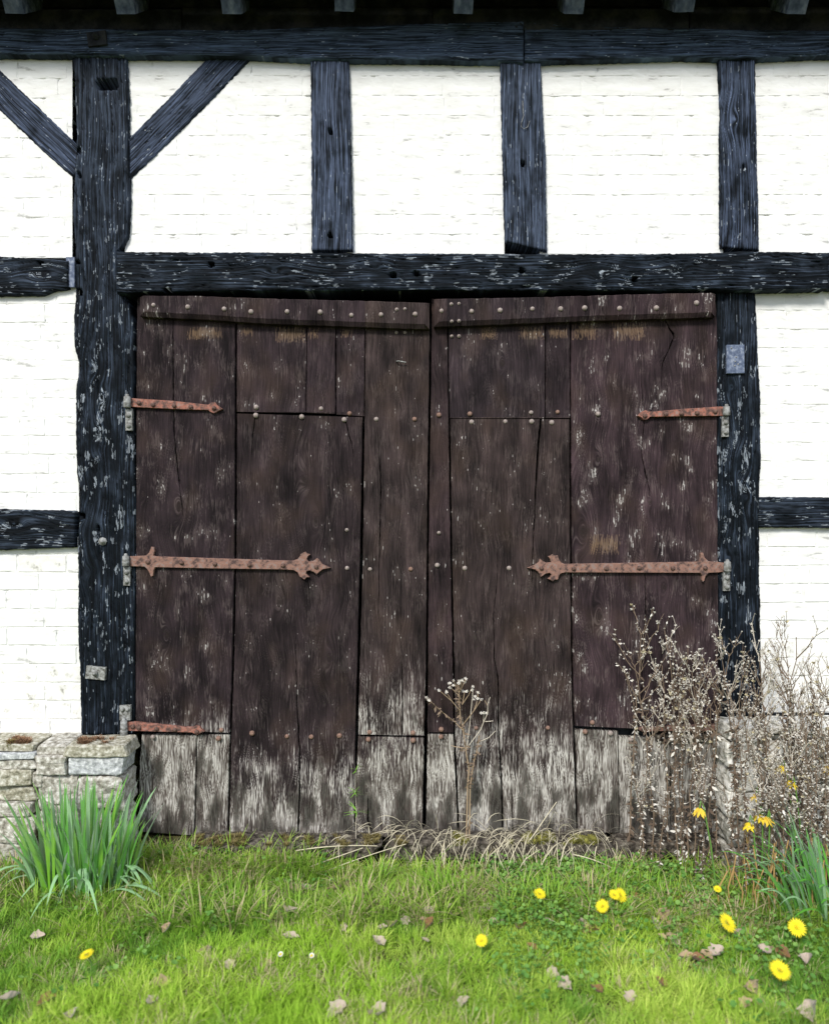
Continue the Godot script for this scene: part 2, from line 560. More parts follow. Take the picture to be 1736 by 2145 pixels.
	M.white_petal = leafy(false, lin(0.76, 0.75, 0.76), 0.4, 0.7)
	M.straw = leafy(false, lin(0.66, 0.59, 0.42), 0.35, 0.7)
	M.stalk = plain(lin(0.19, 0.135, 0.09), 0.85)
	M.stalk_gold = plain(lin(0.40, 0.25, 0.09), 0.8)
	M.stalk_dun = plain(lin(0.33, 0.24, 0.15), 0.85)
	M.stalk_pale = plain(lin(0.52, 0.46, 0.37), 0.85)
	M.husk = leafy(false, lin(0.74, 0.70, 0.62), 0.3, 0.85)
	M.husk_brown = leafy(false, lin(0.12, 0.085, 0.06), 0.15, 0.85)
	M.fluff = leafy(false, lin(0.62, 0.55, 0.36), 0.35, 0.9)
	M.stem_green = leafy(false, lin(0.12, 0.25, 0.05), 0.2, 0.5)
	M.leaf_tan = leafy(false, lin(0.42, 0.30, 0.19), 0.35, 0.75)
	M.leaf_brown = leafy(false, lin(0.24, 0.12, 0.06), 0.25, 0.75)
	M.leaf_pink = leafy(false, lin(0.50, 0.40, 0.33), 0.35, 0.75)
	M.moss = leafy(true, Color.WHITE, 0.1, 0.9)


func wood_sheet(rgb: PackedByteArray, hgt: PackedByteArray, w: int, h: int, cm: float, rough: float) -> StandardMaterial3D:
	var a := ImageTexture.create_from_image(Image.create_from_data(w, h, false, Image.FORMAT_RGB8, rgb))
	var b := ImageTexture.create_from_image(Image.create_from_data(w, h, false, Image.FORMAT_L8, hgt))
	var m := surface(a, b, cm, rough, 0.0)
	m.metallic_specular = 0.2
	return m


# ================================================================ the place
func _ready() -> void:
	light_and_camera()
	rng.seed = 20240411
	seed_noise()
	materials()
	build_ground()
	build_barn()
	build_doors()
	build_plants()


func light_and_camera() -> void:
	var cam := Camera3D.new()
	cam.name = "camera"
	cam.position = Vector3(0, EYE, DIST)
	cam.fov = rad_to_deg(2.0 * atan(1072.5 * UNIT / DIST))
	cam.near = 0.05
	cam.far = 400.0
	add_child(cam)
	cam.current = true
	var lens := CameraAttributesPhysical.new()
	lens.frustum_focal_length = 12.0 / tan(deg_to_rad(cam.fov) * 0.5)
	lens.frustum_focus_distance = 3.3
	lens.frustum_near = 0.05
	lens.frustum_far = 400.0
	lens.exposure_aperture = 0.9
	cam.attributes = lens
	var sky_mat := ProceduralSkyMaterial.new()
	sky_mat.sky_top_color = Color(0.80, 0.85, 0.94)
	sky_mat.sky_horizon_color = Color(0.88, 0.90, 0.93)
	sky_mat.sky_curve = 0.25
	sky_mat.ground_horizon_color = Color(0.42, 0.46, 0.36)
	sky_mat.ground_bottom_color = Color(0.25, 0.32, 0.16)
	sky_mat.sun_angle_max = 12.0
	var sky := Sky.new()
	sky.sky_material = sky_mat
	var env := Environment.new()
	env.background_mode = Environment.BG_SKY
	env.sky = sky
	env.tonemap_mode = Environment.TONE_MAPPER_LINEAR
	env.tonemap_exposure = 1.57
	env.background_energy_multiplier = 0.95
	env.sdfgi_enabled = true
	env.ssao_enabled = true
	env.ssil_enabled = true
	var we := WorldEnvironment.new()
	we.name = "environment"
	we.environment = env
	add_child(we)
	var sun := DirectionalLight3D.new()
	sun.name = "sun"
	sun.light_energy = 0.78
	sun.light_angular_distance = 13.0
	sun.light_color = Color(1.0, 0.985, 0.965)
	sun.shadow_enabled = true
	add_child(sun)
	sun.look_at_from_position(Vector3(-0.42, 0.92, 1.0), Vector3.ZERO)


func build_ground() -> void:
	var st := smooth_tool()
	var xs := []
	var zs := []
	for v in [-90.0, -40.0, -15.0, -6.0]: xs.append(v)
	for i in 81: xs.append(-4.0 + i * 0.1)
	for v in [6.0, 15.0, 40.0, 90.0]: xs.append(v)
	for v in [-60.0, -20.0, -4.0, -0.6]: zs.append(v)
	for i in 46: zs.append(-0.3 + i * 0.1)
	for v in [6.0, 12.0, 30.0, 90.0]: zs.append(v)
	for i in xs.size() - 1:
		for j in zs.size() - 1:
			var q := []
			for c in [[i, j], [i + 1, j], [i + 1, j + 1], [i, j + 1]]:
				q.append(Vector3(xs[c[0]], ground_height(xs[c[0]], zs[c[1]]), zs[c[1]]))
			quad(st, q[0], q[1], q[2], q[3])
	tag(part("ground", done(st), M.soil, self), "", "", "", "structure")


func ground_height(x: float, z: float) -> float:
	return 0.012 * n_rough.get_noise_2d(x * 60.0, z * 60.0) + 0.02 * n_rough.get_noise_2d(x * 15.0, z * 15.0) - 0.01 + 0.075 * smoothstep(0.34, 0.06, z) * smoothstep(-0.15, -0.5, x)


# ---------------------------------------------------------------- the barn
func build_barn() -> void:
	var barn := thing("barn", "black timber framed barn wall with whitewashed brick panels on a low stone plinth", "barn")
	beam_rgb.resize(AW * AH * 3)
	beam_hgt.resize(AW * AH)
	var worn := [[0, 0.62], [2000, 0.62]]
	var smooth_wear := [[0, 0.06], [200, 0.14], [420, 0.34]]
	var list := [
		{called = "post", label = "main upright post with brace joints", z = 0.022, depth = 0.2, seed = 1.0, start = [114, 114], stop = [1539, 1539], relief = 0.0055, cell = 2.0,
			lo = [[114, 151], [238, 159], [306, 160], [374, 156], [442, 151], [510, 158], [625, 158], [657, 155], [725, 155], [766, 166], [817, 158], [929, 158], [997, 161], [1024, 167], [1065, 166], [1140, 163], [1179, 163], [1350, 163], [1417, 167], [1536, 169]],
			hi = [[114, 265], [204, 269], [306, 270], [374, 272], [442, 272], [493, 269], [516, 258], [525, 246], [612, 246], [618, 262], [630, 268], [674, 279], [760, 281], [930, 282], [1146, 284], [1315, 284], [1417, 281], [1485, 282], [1539, 280]],
			holes = [[176, 224, 10, 22, 1], [317, 166, 5, 5], [367, 167, 5, 5], [549, 164, 4, 4], [610, 167, 6, 6], [1082, 173, 6, 6], [1107, 206, 5, 3]],
			wear = [[0, 0.18], [250, 0.34], [420, 0.5], [600, 0.5], [760, 0.75], [900, 0.85], [1050, 0.7], [1130, 0.55], [1425, 0.45]], blue_share = [[0, 0.8], [400, 0.6], [600, 0.32], [1425, 0.16]],  # bluer patches towards the top, blacker towards the foot
			knots = [[660, 50, 26], [720, 70, 22], [795, 60, 30], [860, 55, 20], [975, 30, 22], [1010, 60, 26], [1085, 40, 22]]},
		{called = "post", label = "upright post beside the right door leaf", z = 0.022, depth = 0.2, seed = 2.0, start = [611, 611], stop = [1502, 1502], relief = 0.0055, cell = 2.0,
			lo = [[611, 1499], [692, 1503], [896, 1503], [1168, 1504], [1248, 1506], [1500, 1506]],
			hi = [[611, 1583], [692, 1586], [760, 1589], [828, 1593], [964, 1594], [1032, 1590], [1100, 1591], [1202, 1591], [1452, 1596], [1500, 1598]],
			holes = [], wear = [[0, 0.4], [150, 0.55], [300, 0.7], [600, 0.75], [800, 0.55], [900, 0.3]], blue_share = [[0, 0.45], [300, 0.32], [900, 0.14]], knots = [[200, 40, 20], [370, 60, 24], [430, 70, 22], [560, 35, 24]]},
		{called = "lintel", label = "long weathered lintel beam above the doors", z = 0.068, depth = 0.2, seed = 3.0, dir = Vector2(1, 0), start = [245, 245], stop = [1733, 1733], relief = 0.005, cell = 2.0,
			lo = [[245, 526], [590, 528], [900, 530], [1146, 531], [1450, 530], [1554, 525], [1733, 528]],
			hi = [[245, 614], [300, 612], [500, 609], [900, 608], [1250, 609], [1480, 607], [1580, 607], [1733, 604]],
			holes = [[442, 554, 6, 6], [350, 609, 9, 6, 1], [824, 576, 6, 7], [872, 572, 6, 6], [1093, 566, 6, 6], [1330, 584, 6, 6]],
			wear = [[0, 0.6], [300, 0.5], [700, 0.7], [1000, 0.5], [1490, 0.5]], blue_share = [[0, 0.3], [1490, 0.3]], knots = [[330, 50, 28], [540, 40, 20], [1010, 60, 26], [1180, 40, 20], [1380, 15, 18]]},
		{called = "wall_plate", label = "left length of the eaves beam", z = 0.045, depth = 0.2, seed = 4.0, dir = Vector2(1, 0), start = [-390, -390], stop = [1096, 1096], relief = 0.004, cell = 2.4,
			lo = [[-90, 56], [0, 57], [300, 60], [500, 61], [640, 56], [800, 51], [1000, 44], [1096, 42]], hi = [[-90, 111], [0, 112], [300, 115], [520, 116], [640, 122], [900, 124], [1050, 127], [1096, 131]],
			wear = [[0, 0.0], [900, 0.16], [1500, 0.2]], blue_share = [[0, 0.75], [1186, 0.8]], blue = Color8(58, 69, 84), black = Color8(36, 44, 52)},
		{called = "wall_plate", label = "right length of the eaves beam", z = 0.042, depth = 0.2, seed = 5.0, dir = Vector2(1, 0), start = [1099, 1099], stop = [2110, 2110], relief = 0.004, cell = 2.4,
			lo = [[1099, 44], [1300, 53], [1550, 60], [1830, 63]], hi = [[1099, 128], [1300, 122], [1430, 118], [1550, 123], [1700, 116], [1830, 114]],
			wear = [[0, 0.24], [100, 0.1], [800, 0.04]], blue_share = [[0, 0.75], [731, 0.75]], blue = Color8(58, 69, 84), black = Color8(36, 44, 52)},
		{called = "stud", label = "stud between the brace and the middle panel", z = 0.028, depth = 0.15, seed = 6.0, start = [122, 122], stop = [524, 524], lo = [[122, 650], [324, 652], [524, 652]], hi = [[122, 731], [252, 734], [396, 737], [524, 739]],
			holes = [[274, 692, 5, 5], [493, 692, 5, 5]], wear = smooth_wear, blue_share = [[0, 0.9], [402, 0.72]], blue = Color8(59, 67, 82)},
		{called = "stud", label = "stud with a curled scratch and carved marks", z = 0.028, depth = 0.15, seed = 7.0, start = [130, 130], stop = [505, 526], lo = [[130, 1048], [288, 1052], [468, 1056], [504, 1059], [526, 1062]], hi = [[130, 1133], [252, 1138], [324, 1143], [526, 1146]],
			holes = [[341, 1094, 5, 5]], wear = [[0, 0.12], [200, 0.22], [400, 0.3]], blue_share = [[0, 0.78], [396, 0.72]], blue = Color8(59, 67, 81)},
		{called = "stud", label = "stud with a gouged knot near its top", z = 0.028, depth = 0.15, seed = 8.0, start = [124, 124], stop = [517, 524], lo = [[124, 1505], [238, 1511], [270, 1509], [517, 1510]], hi = [[124, 1582], [306, 1586], [408, 1588], [524, 1591]],
			holes = [[350, 1557, 4, 3]], wear = [[0, 0.1], [150, 0.24], [400, 0.42]], blue_share = [[0, 0.66], [400, 0.66]], knots = [[125, 40, 22]], blue = Color8(56, 64, 79)},
		{called = "brace", label = "brace rising from the main post to the eaves beam", z = 0.010, depth = 0.10, seed = 9.0, origin = Vector2(274, 326), dir = Vector2(0.7071, -0.7071), start = [-36, -36], stop = [330, 330],
			lo = [[-36, -29], [60, -30], [330, -34]], hi = [[-36, 33], [60, 36], [200, 36], [330, 34]], wear = [[0, 0.35], [120, 0.3], [200, 0.12], [380, 0.06]], blue_share = [[0, 0.75], [380, 0.9]], blue = Color8(56, 64, 79)},
		{called = "brace", label = "brace cut by the left edge of the view", z = 0.010, depth = 0.10, seed = 10.0, origin = Vector2(156, 338), dir = Vector2(-0.72, -0.694), start = [-22, -22], stop = [330, 330],
			lo = [[-22, -26], [60, -30], [330, -32]], hi = [[-22, 30], [60, 30], [330, 30]], wear = [[0, 0.2], [380, 0.1]], blue_share = [[0, 0.8], [380, 0.8]], blue = Color8(56, 64, 79)},
		{called = "rail", label = "worn rail level with the lintel, left of the main post", z = 0.03, depth = 0.15, seed = 11.0, dir = Vector2(1, 0), start = [-390, -390], stop = [143, 143], lo = [[-90, 534], [0, 536], [136, 544]], hi = [[-90, 618], [0, 618], [90, 617], [110, 608], [143, 604]],
			wear = [[0, 0.55], [240, 0.6]], blue_share = [[0, 0.5], [240, 0.4]], knots = [[475, 50, 26]], holes = [[84, 549, 5, 4]]},
		{called = "rail", label = "curved-grain rail low on the wall, left of the main post", z = 0.03, depth = 0.15, seed = 12.0, dir = Vector2(1, 0), start = [-390, -390], stop = [157, 157], lo = [[-90, 1064], [0, 1066], [157, 1070]], hi = [[-90, 1154], [0, 1153], [157, 1147]],
			wear = [[0, 0.7], [250, 0.75]], blue_share = [[0, 0.4], [250, 0.36]], knots = [[420, 40, 40]]},
		{called = "rail", label = "flecked rail right of the right post", z = 0.03, depth = 0.15, seed = 13.0, dir = Vector2(1, 0), start = [1592, 1592], stop = [2110, 2110], lo = [[1592, 1041], [1830, 1042]], hi = [[1592, 1105], [1830, 1108]],
			wear = [[0, 0.62], [240, 0.62]], blue_share = [[0, 0.5], [240, 0.5]]},
		{called = "rail", label = "butt end of the next beam at the edge of the view", z = 0.05, depth = 0.15, seed = 14.0, dir = Vector2(1, 0), start = [1735, 1735], stop = [2110, 2110], lo = [[1735, 527], [1830, 527]], hi = [[1735, 605], [1830, 604]],
			wear = [[0, 0.6], [100, 0.6]], blue_share = [[0, 0.4], [240, 0.4]]},
	]
	for o in list:
		var cs := []
		for q in o.lo + o.hi: cs.append(q[1])
		o.c0 = cs.min() - 6.0
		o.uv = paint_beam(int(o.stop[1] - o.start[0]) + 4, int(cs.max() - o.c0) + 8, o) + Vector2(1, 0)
	M.beam = wood_sheet(beam_rgb, beam_hgt, AW, AH, 0.35, 0.75)
	for o in list:
		var p := part(o.called, timber(o), M.beam, barn)
		p.set_meta("label", o.label)
	# end blocks where the rail meets the main post
	var filler := part("filler_block", box_mesh(survey(143.5, 604, 0.0) - Vector3(0, 0, 0.1), survey(161, 542, 0.0) + Vector3(0, 0, 0.022)), M.galv_blue, barn)
	filler.set_meta("label", "pale grey filler between rail and main post")
	# infill panels of whitewashed brick
	var variants := []
	for i in 8: variants.append(brick_mesh(0.216 if i < 5 else 0.104, 0.076, i))
	brick_panel(barn, -370, 152, 112, 540, 41.5, variants, 0.0006, false)
	brick_panel(barn, 262, 655, 112, 534, 41.5, variants, 0.0006, false)
	brick_panel(barn, 727, 1056, 118, 534, 41.5, variants, 0.0006, false)
	brick_panel(barn, 1130, 1514, 118, 534, 41.5, variants, 0.0010, false)
	brick_panel(barn, 1578, 2090, 112, 534, 41.5, variants, 0.0006, false)
	brick_panel(barn, -370, 166, 600, 1072, 39.5, variants, 0.0010, false)
	brick_panel(barn, 1578, 2090, 598, 1046, 39.5, variants, 0.0012, false)
	brick_panel(barn, -370, 172, 1142, 1546, 38.5, variants, 0.0030, true)
	brick_panel(barn, 1584, 2090, 1100, 1494, 38.5, variants, 0.0030, true)
	# plinth
	build_plinth(barn)
	# added dark slab stopping light leaks behind the wall, then eaves and roof
	part("added_light_stop", box_mesh(Vector3(-2.75, 0.0, -0.42), Vector3(2.75, 5.2, -0.34)), M.dark_wood, barn)
	for s in [-1, 1]:
		part("jamb", box_mesh(Vector3(s * 1.40 - 0.06, 0.0, -0.338), Vector3(s * 1.40 + 0.06, 3.4, -0.125)), M.dark_wood, barn)
	part("head_board", box_mesh(Vector3(-1.4, 2.575, -0.338), Vector3(1.4, 3.2, -0.142)), M.dark_wood, barn)
	for e in [[-390.0, 380.0, 20.0, 62.0, 0.0], [382.0, 905.0, 16.0, 66.0, -0.012], [907.0, 1442.0, 18.0, 62.0, 0.012], [1444.0, 2110.0, 14.0, 66.0, -0.008], [-390.0, 900.0, -90.0, 15.0, -0.02], [900.0, 2110.0, -90.0, 13.0, -0.03]]:
		part("eaves_board", box_mesh(survey(e[0], e[3], 0.03 + e[4]) - Vector3(0, 0, 0.03), survey(e[1], e[2], 0.03 + e[4])), M.dark_wood, barn)
	var roof := Node3D.new()
	roof.name = "roof"
	barn.add_child(roof)
	var pitch := deg_to_rad(38.0)
	for x in [-436.0, -203.0, 32.0, 265.0, 486.0, 721.0, 970.0, 1201.0, 1432.0, 1666.0, 1900.0, 2134.0]:
		var st := flat_tool()
		box(st, Vector3(-0.04, 0.0, -1.6), Vector3(0.04, 0.11, 0.0))
		var r := part("rafter", done(st), M.rafter, roof)
		var p := survey(x, 27.0 + 3.0 * sin(x), 0.17)
		r.transform = Transform3D(Basis(Vector3.RIGHT, pitch) * Basis(Vector3.FORWARD, 0.03 * sin(x * 3.0)), p)
	for i in 8:
		var st := flat_tool()
		box(st, Vector3(-2.9, 0.0, -0.196), Vector3(2.9, 0.022, 0.0))
		var b := part("roof_board", done(st), M.dark_wood, roof)
		var up := Basis(Vector3.RIGHT, pitch)
		b.transform = Transform3D(up, survey(868, 27, 0.17) + up * Vector3(0, 0.114, 0.03 - i * 0.2))
	# iron fixings on the posts
	var plate := Node3D.new()
	plate.name = "fixing_plate"
	plate.set_meta("label", "small bright metal plate with a nut, low on the main post")
	barn.add_child(plate)
	part("plate", iron_mesh(tilted_rect(200.5, 1410, 41, 27, 0.09), 0.015, 0.036), M.galv, plate)
	var nut := part("nut", turned([[0.012, 0.0], [0.012, 0.012], [0.006, 0.013], [0.006, 0.02], [0.0001, 0.021]], 6), M.galv, plate, survey(200.5, 1410, 0.036))
	nut.rotation.z = 0.3
	var p2 := part("fixing_plate", iron_mesh(tilted_rect(1540, 752, 37, 60, -0.01), 0.015, 0.034), M.galv_blue, barn)
	p2.set_meta("label", "grey-blue metal sheet nailed to the right post")
	for q in [[1541, 748], [1539, 757], [1545, 763], [1538, 766], [1531, 729]]:
		part("nail", turned([[0.004, 0.0], [0.003, 0.002], [0.0001, 0.003]], 6), M.galv, p2, survey(q[0], q[1], 0.034))
	part("bolt", turned([[0.019, 0.0], [0.018, 0.006], [0.011, 0.007], [0.010, 0.016], [0.0001, 0.019]], 8), M.galv, barn, survey(216, 1134, 0.026))
	var washer := part("washer_plate", iron_mesh(tilted_rect(203, 80, 40, 30, -0.12), 0.035, 0.056), M.dark_wood, barn)
	part("nut", turned([[0.016, 0.0], [0.016, 0.01], [0.008, 0.011], [0.007, 0.022], [0.0001, 0.023]], 6), M.dark_wood, washer, survey(202, 77, 0.056))
	var wire := smooth_tool()
	var loop := PackedVector3Array()
	for q in [[1094, 211], [1095.5, 234], [1096.6, 242], [1092, 256], [1091, 265], [1097, 270], [1104.5, 266], [1109, 253]]: loop.append(survey(q[0], q[1], 0.036))
	tube(wire, loop, 0.0016, 0.0013, 5)
	part("wire_hook", done(wire), M.galv, barn)
	# pins that the doors hang on
	for b in [[267, 830, 854, 270, 856, 902], [264, 1164, 1186, 265.5, 1187, 1227], [260, 1509, 1545, 262, 1478, 1509], [1520.5, 851, 871, 1519, 872, 915], [1522.5, 1176, 1197, 1521.5, 1198, 1238], [1522.5, 1517, 1535, 1521.5, 1536, 1560]]:
		var br := Node3D.new()
		br.name = "hinge_bracket"
		barn.add_child(br, true)
		var half := 7.0 if b[4] != 1478 else 11.5
		part("plate", iron_mesh(tilted_rect(b[3], (b[4] + b[5]) * 0.5, half * 2.0, b[5] - b[4], 0.0), 0.015, 0.036), M.galv, br)
		var kn := part("knuckle", turned([[0.0001, 0.0], [0.014, 0.0], [0.016, 0.003], [0.016, (b[2] - b[1]) * UNIT * 0.5], [0.014, (b[2] - b[1]) * UNIT - 0.002], [0.008, (b[2] - b[1]) * UNIT], [0.007, (b[2] - b[1]) * UNIT + 0.008], [0.0001, (b[2] - b[1]) * UNIT + 0.010]], 12), M.galv, br, survey(b[0], b[2], 0.042))
		kn.rotation.x = -PI / 2
		for t in [0.3, 0.78]:
			part("bolt", turned([[0.011, 0.0], [0.010, 0.006], [0.005, 0.010], [0.0001, 0.011]], 8), M.galv, br, survey(b[3] + (0.0 if half < 10 else (t - 0.54) * 22.0), lerpf(b[4], b[5], t if half < 10 else 0.25), 0.036))


func tilted_rect(x: float, y: float, w: float, h: float, turn: float) -> PackedVector2Array:
	var out := PackedVector2Array()
	for c in [[-1, -1], [1, -1], [1, 1], [-1, 1]]:
		out.append(Vector2(x, y) + Vector2(c[0] * w * 0.5, c[1] * h * 0.5).rotated(turn))
	return out


func brick_mesh(l: float, h: float, sd: int) -> ArrayMesh:
	# a hand-made brick under limewash: rounded arrises, uneven face
	var st := flat_tool()
	var us := [0.0, 0.005, 0.014, 0.35, 0.65, 0.986, 0.995, 1.0]
	var vs := [0.0, 0.015, 0.04, 0.5, 0.96, 0.985, 1.0]
	var rows := []
	for v in vs:
		var r := PackedVector3Array()
		for u in us:
			var e: float = minf(minf(u, 1.0 - u) * l, minf(v, 1.0 - v) * h)
			var z := -0.0035 * pow(1.0 - clampf(e / 0.003, 0.0, 1.0), 2.0)
			z += 0.0004 * n_rough.get_noise_2d(u * 90.0 * l / 0.1 + sd * 70.0, v * 60.0)
			r.append(Vector3((u - 0.5) * l + 0.002 * n_rough.get_noise_2d(v * 70.0, sd * 30.0 + u * 20.0), (v - 0.5) * h + 0.003 * n_rough.get_noise_2d(u * 60.0 + 9.0, sd * 50.0), z))
		rows.append(r)
	for i in vs.size() - 1:
		for j in us.size() - 1:
			quad(st, rows[i][j], rows[i + 1][j], rows[i + 1][j + 1], rows[i][j + 1])
	for j in us.size() - 1:
		for i in [0, vs.size() - 1]:
			var a: Vector3 = rows[i][j]
			var b: Vector3 = rows[i][j + 1]
			var back := Vector3(0, 0, -0.05)
			if i == 0: quad(st, a, b, b + back, a + back)
			else: quad(st, b, a, a + back, b + back)
	return done(st)


func brick_panel(barn: Node, x0: float, x1: float, y0: float, y1: float, course: float, variants: Array, recess: float, dirty: bool) -> void:
	var panel := Node3D.new()
	panel.name = "infill_panel"
	barn.add_child(panel, true)
	# the mortar bed, washed over with the bricks
	var st := smooth_tool()
	var nx := int((x1 - x0) / 9.0)
	var ny := int((y1 - y0) / 7.0)
	var pts := []
	for j in ny + 1:
		var r := PackedVector3Array()
		for i in nx + 1:
			var x := lerpf(x0, x1, float(i) / nx)
			var y := lerpf(y0, y1, float(j) / ny)
			r.append(survey(x, y, 0.0) + Vector3(0, 0, -recess + 0.0050 * n_rough.get_noise_2d(x * 1.1, y * 2.0) - 0.022 * maxf(0.0, n_rough.get_noise_2d(x * 0.8 + 500.0, y * 3.0) - 0.34)))
		pts.append(r)
	for j in ny:
		for i in nx:
			quad(st, pts[j][i], pts[j][i + 1], pts[j + 1][i + 1], pts[j + 1][i])
	part("mortar", done(st), M.wash, panel)
	var n := int(ceil((y1 - y0) / course))
	for j in n:
		var yc := y1 - course * (j + 0.5)
		if yc + course * 0.5 < y0: break
		var x := x0 - rng.randf() * 60.0 - (50.0 if j % 2 else 0.0)
		while x < x1 - 8.0:
			var header := rng.randf() < 0.22
			var len := 52.0 if header else 104.0
			var a := maxf(x, x0)
			var b := minf(x + len - (3.4 if dirty else 2.4), x1)
			x += len
			if b - a < 10.0: continue
			var v: int = rng.randi_range(5, 7) if b - a < 60.0 else rng.randi_range(0, 4)
			var m: Material = M.wash_dirty if dirty and (j < 4 or rng.randf() < 0.12) else M.wash
			var o := part("brick", variants[v], m, panel, survey((a + b) * 0.5, yc + rng.randf_range(-0.8, 0.8), rng.randf_range(-0.0009, 0.0007)))
			var full := 0.216 if v < 5 else 0.104
			o.scale = Vector3((b - a) * UNIT / full, (course - (3.2 if dirty else 2.2)) * UNIT / 0.076, 1.0)
			o.rotation.z = rng.randf_range(-0.012, 0.012)
			if rng.randf() < 0.5: o.rotation.z += PI


func stone_mesh(w: float, h: float, d: float, sd: float, crisp := 0.75) -> ArrayMesh:
	var st := flat_tool()
	var n := 10
	var half := Vector3(w, h, d) * 0.5
	var shape := func(p: Vector3) -> Vector3:
		# between a block and a pebble, roughly broken
		var q := p
		var s := pow(pow(absf(p.x), 14.0) + pow(absf(p.y), 14.0) + pow(absf(p.z), 14.0), 1.0 / 14.0)
		q = p.lerp(p / s, 1.0) * lerpf(0.97, 1.0, crisp)
		var f := 80.0
		var at := Vector3(q.x * half.x, q.y * half.y, q.z * half.z)
		var bump := n_rough.get_noise_3d(at.x * f * 5.0 + sd, at.y * f * 9.0, at.z * f * 5.0) * 0.20 + n_rough.get_noise_3d(at.x * f * 2.0 + sd, at.y * f * 3.0 + 80.0, at.z * f * 2.0) * 0.22
		var m := minf(half.x, half.y)
		at.y *= 1.0 + 0.16 * q.x * sin(sd)
		at.x *= 1.0 + 0.10 * q.y * cos(sd * 1.7)
		return at + q.normalized() * bump * m * 0.75
	for ax in 3:
		for sg in [-1.0, 1.0]:
			for i in n:
				for j in n:
					var c := []
					for q in [[i, j], [i + 1, j], [i + 1, j + 1], [i, j + 1]]:
						var u: float = q[0] * 2.0 / n - 1.0
						var v: float = q[1] * 2.0 / n - 1.0
						var p := Vector3(sg, u, v) if ax == 0 else (Vector3(u, sg, v) if ax == 1 else Vector3(u, v, sg))
						c.append(shape.call(p))
					var nn: Vector3 = (c[1] - c[0]).cross(c[2] - c[0])
					if nn.dot(c[0] + c[2]) > 0: c.reverse()
					quad(st, c[0], c[1], c[2], c[3])
	return done(st)


func build_plinth(barn: Node) -> void:
	var zf := 0.19
	for side in 2:
		var pl := Node3D.new()
		pl.name = "plinth"
		barn.add_child(pl, true)
		pl.set_meta("label", "dry stone plinth under the left panel" if side == 0 else "limewashed stone plinth right of the doors")
		var list := []
		if side == 0:
			list = [[-60, 72, 1560, 1577, 1], [73, 141, 1561, 1583, 0], [131, 266, 1560, 1588, 1], [-40, 75, 1577, 1592, 2], [73, 139, 1582, 1597, 0], [138, 257, 1587, 1627, 2], [-50, 77, 1592, 1614, 0], [76, 139, 1595, 1625, 0],
				[-40, 67, 1613, 1650, 1], [66, 87, 1618, 1652, 0], [74, 158, 1624, 1705, 0], [152, 258, 1628, 1702, 0], [-40, 74, 1650, 1683, 1], [-40, 66, 1683, 1715, 0], [-30, 73, 1714, 1770, 0], [72, 146, 1703, 1790, 0], [142, 258, 1700, 1796, 0], [-40, 75, 1768, 1840, 0], [70, 170, 1786, 1840, 0], [165, 260, 1794, 1842, 0]]
		else:
			list = [[1527, 1612, 1522, 1556, 3], [1612, 1690, 1521, 1536, 3], [1690, 1800, 1520, 1537, 3], [1524, 1580, 1556, 1612, 3], [1580, 1660, 1554, 1596, 3], [1660, 1736, 1552, 1590, 0], [1736, 1810, 1555, 1600, 0], [1528, 1604, 1612, 1660, 3],
				[1604, 1680, 1597, 1650, 0], [1680, 1790, 1592, 1642, 0], [1524, 1590, 1660, 1720, 3], [1590, 1668, 1652, 1705, 0], [1668, 1800, 1644, 1700, 0], [1526, 1640, 1720, 1780, 0], [1640, 1800, 1702, 1770, 0], [1526, 1660, 1780, 1842, 0], [1660, 1800, 1772, 1842, 0]]
		for col in 3:
			for row in 7:
				var x0 := (-165.0 - col * 108.0) if side == 0 else (1802.0 + col * 108.0)
				list.append([x0 + 4.0 * row, x0 + 104.0 + 4.0 * row, 1562.0 + row * 39.0, 1600.0 + row * 39.0, row % 3])
		var k := UNIT * (DIST - zf) / DIST
		var sd := 0.0
		for s in list:
			sd += 37.7
			var w: float = (s[1] - s[0]) * k
			var h: float = (s[3] - s[2]) * k
			var jut := rng.randf_range(-0.024, 0.010)
			var o := part("stone", stone_mesh(w * 0.985, h * 0.95, 0.17, sd), [M.stone, M.stone_buff, M.stone_grey, M.stone_washed][s[4]], pl, survey((s[0] + s[1]) * 0.5, (s[2] + s[3]) * 0.5, zf) + Vector3(0, 0, -0.085 + jut))
			o.rotation = Vector3(rng.randf_range(-0.03, 0.05), rng.randf_range(-0.05, 0.05), rng.randf_range(-0.03, 0.03))
		# bedding earth and small stones behind the face
		var core_x := [-2.72, survey(250, 0, 0.15).x] if side == 0 else [survey(1533, 0, 0.15).x, 2.72]
		part("core", box_mesh(Vector3(core_x[0], -0.05, -0.1), Vector3(core_x[1], 0.525 if side == 0 else 0.575, 0.135)), M.soil if side == 0 else M.stone_washed, pl)
	# sole plate on the plinth, right, and the decayed threshold under the doors
	var so := part("sole_plate", box_mesh(survey(1600, 1512, 0.0) + Vector3(0, 0, -0.1), survey(2110, 1493, 0.0) + Vector3(0, 0, 0.012)), M.dark_wood, barn)
	so.set_meta("label", "dark sole plate between brick panel and plinth")
	for q in [[402, 790, 1772, 1800, 0.15], [815, 1290, 1764, 1803, 0.13], [1292, 1520, 1766, 1800, 0.10]]:
		var a := survey(q[0], q[3], q[4])
		var b := survey(q[1], q[2], q[4])
		var mesh := stone_mesh(b.x - a.x, b.y - a.y, 0.24, q[0] * 0.7, 0.95)
		var t := part("threshold", mesh, M.sill, barn, (a + b) * 0.5 + Vector3(0, 0, -0.12))
		t.set_meta("label", "rotting timber threshold at the foot of the doors")


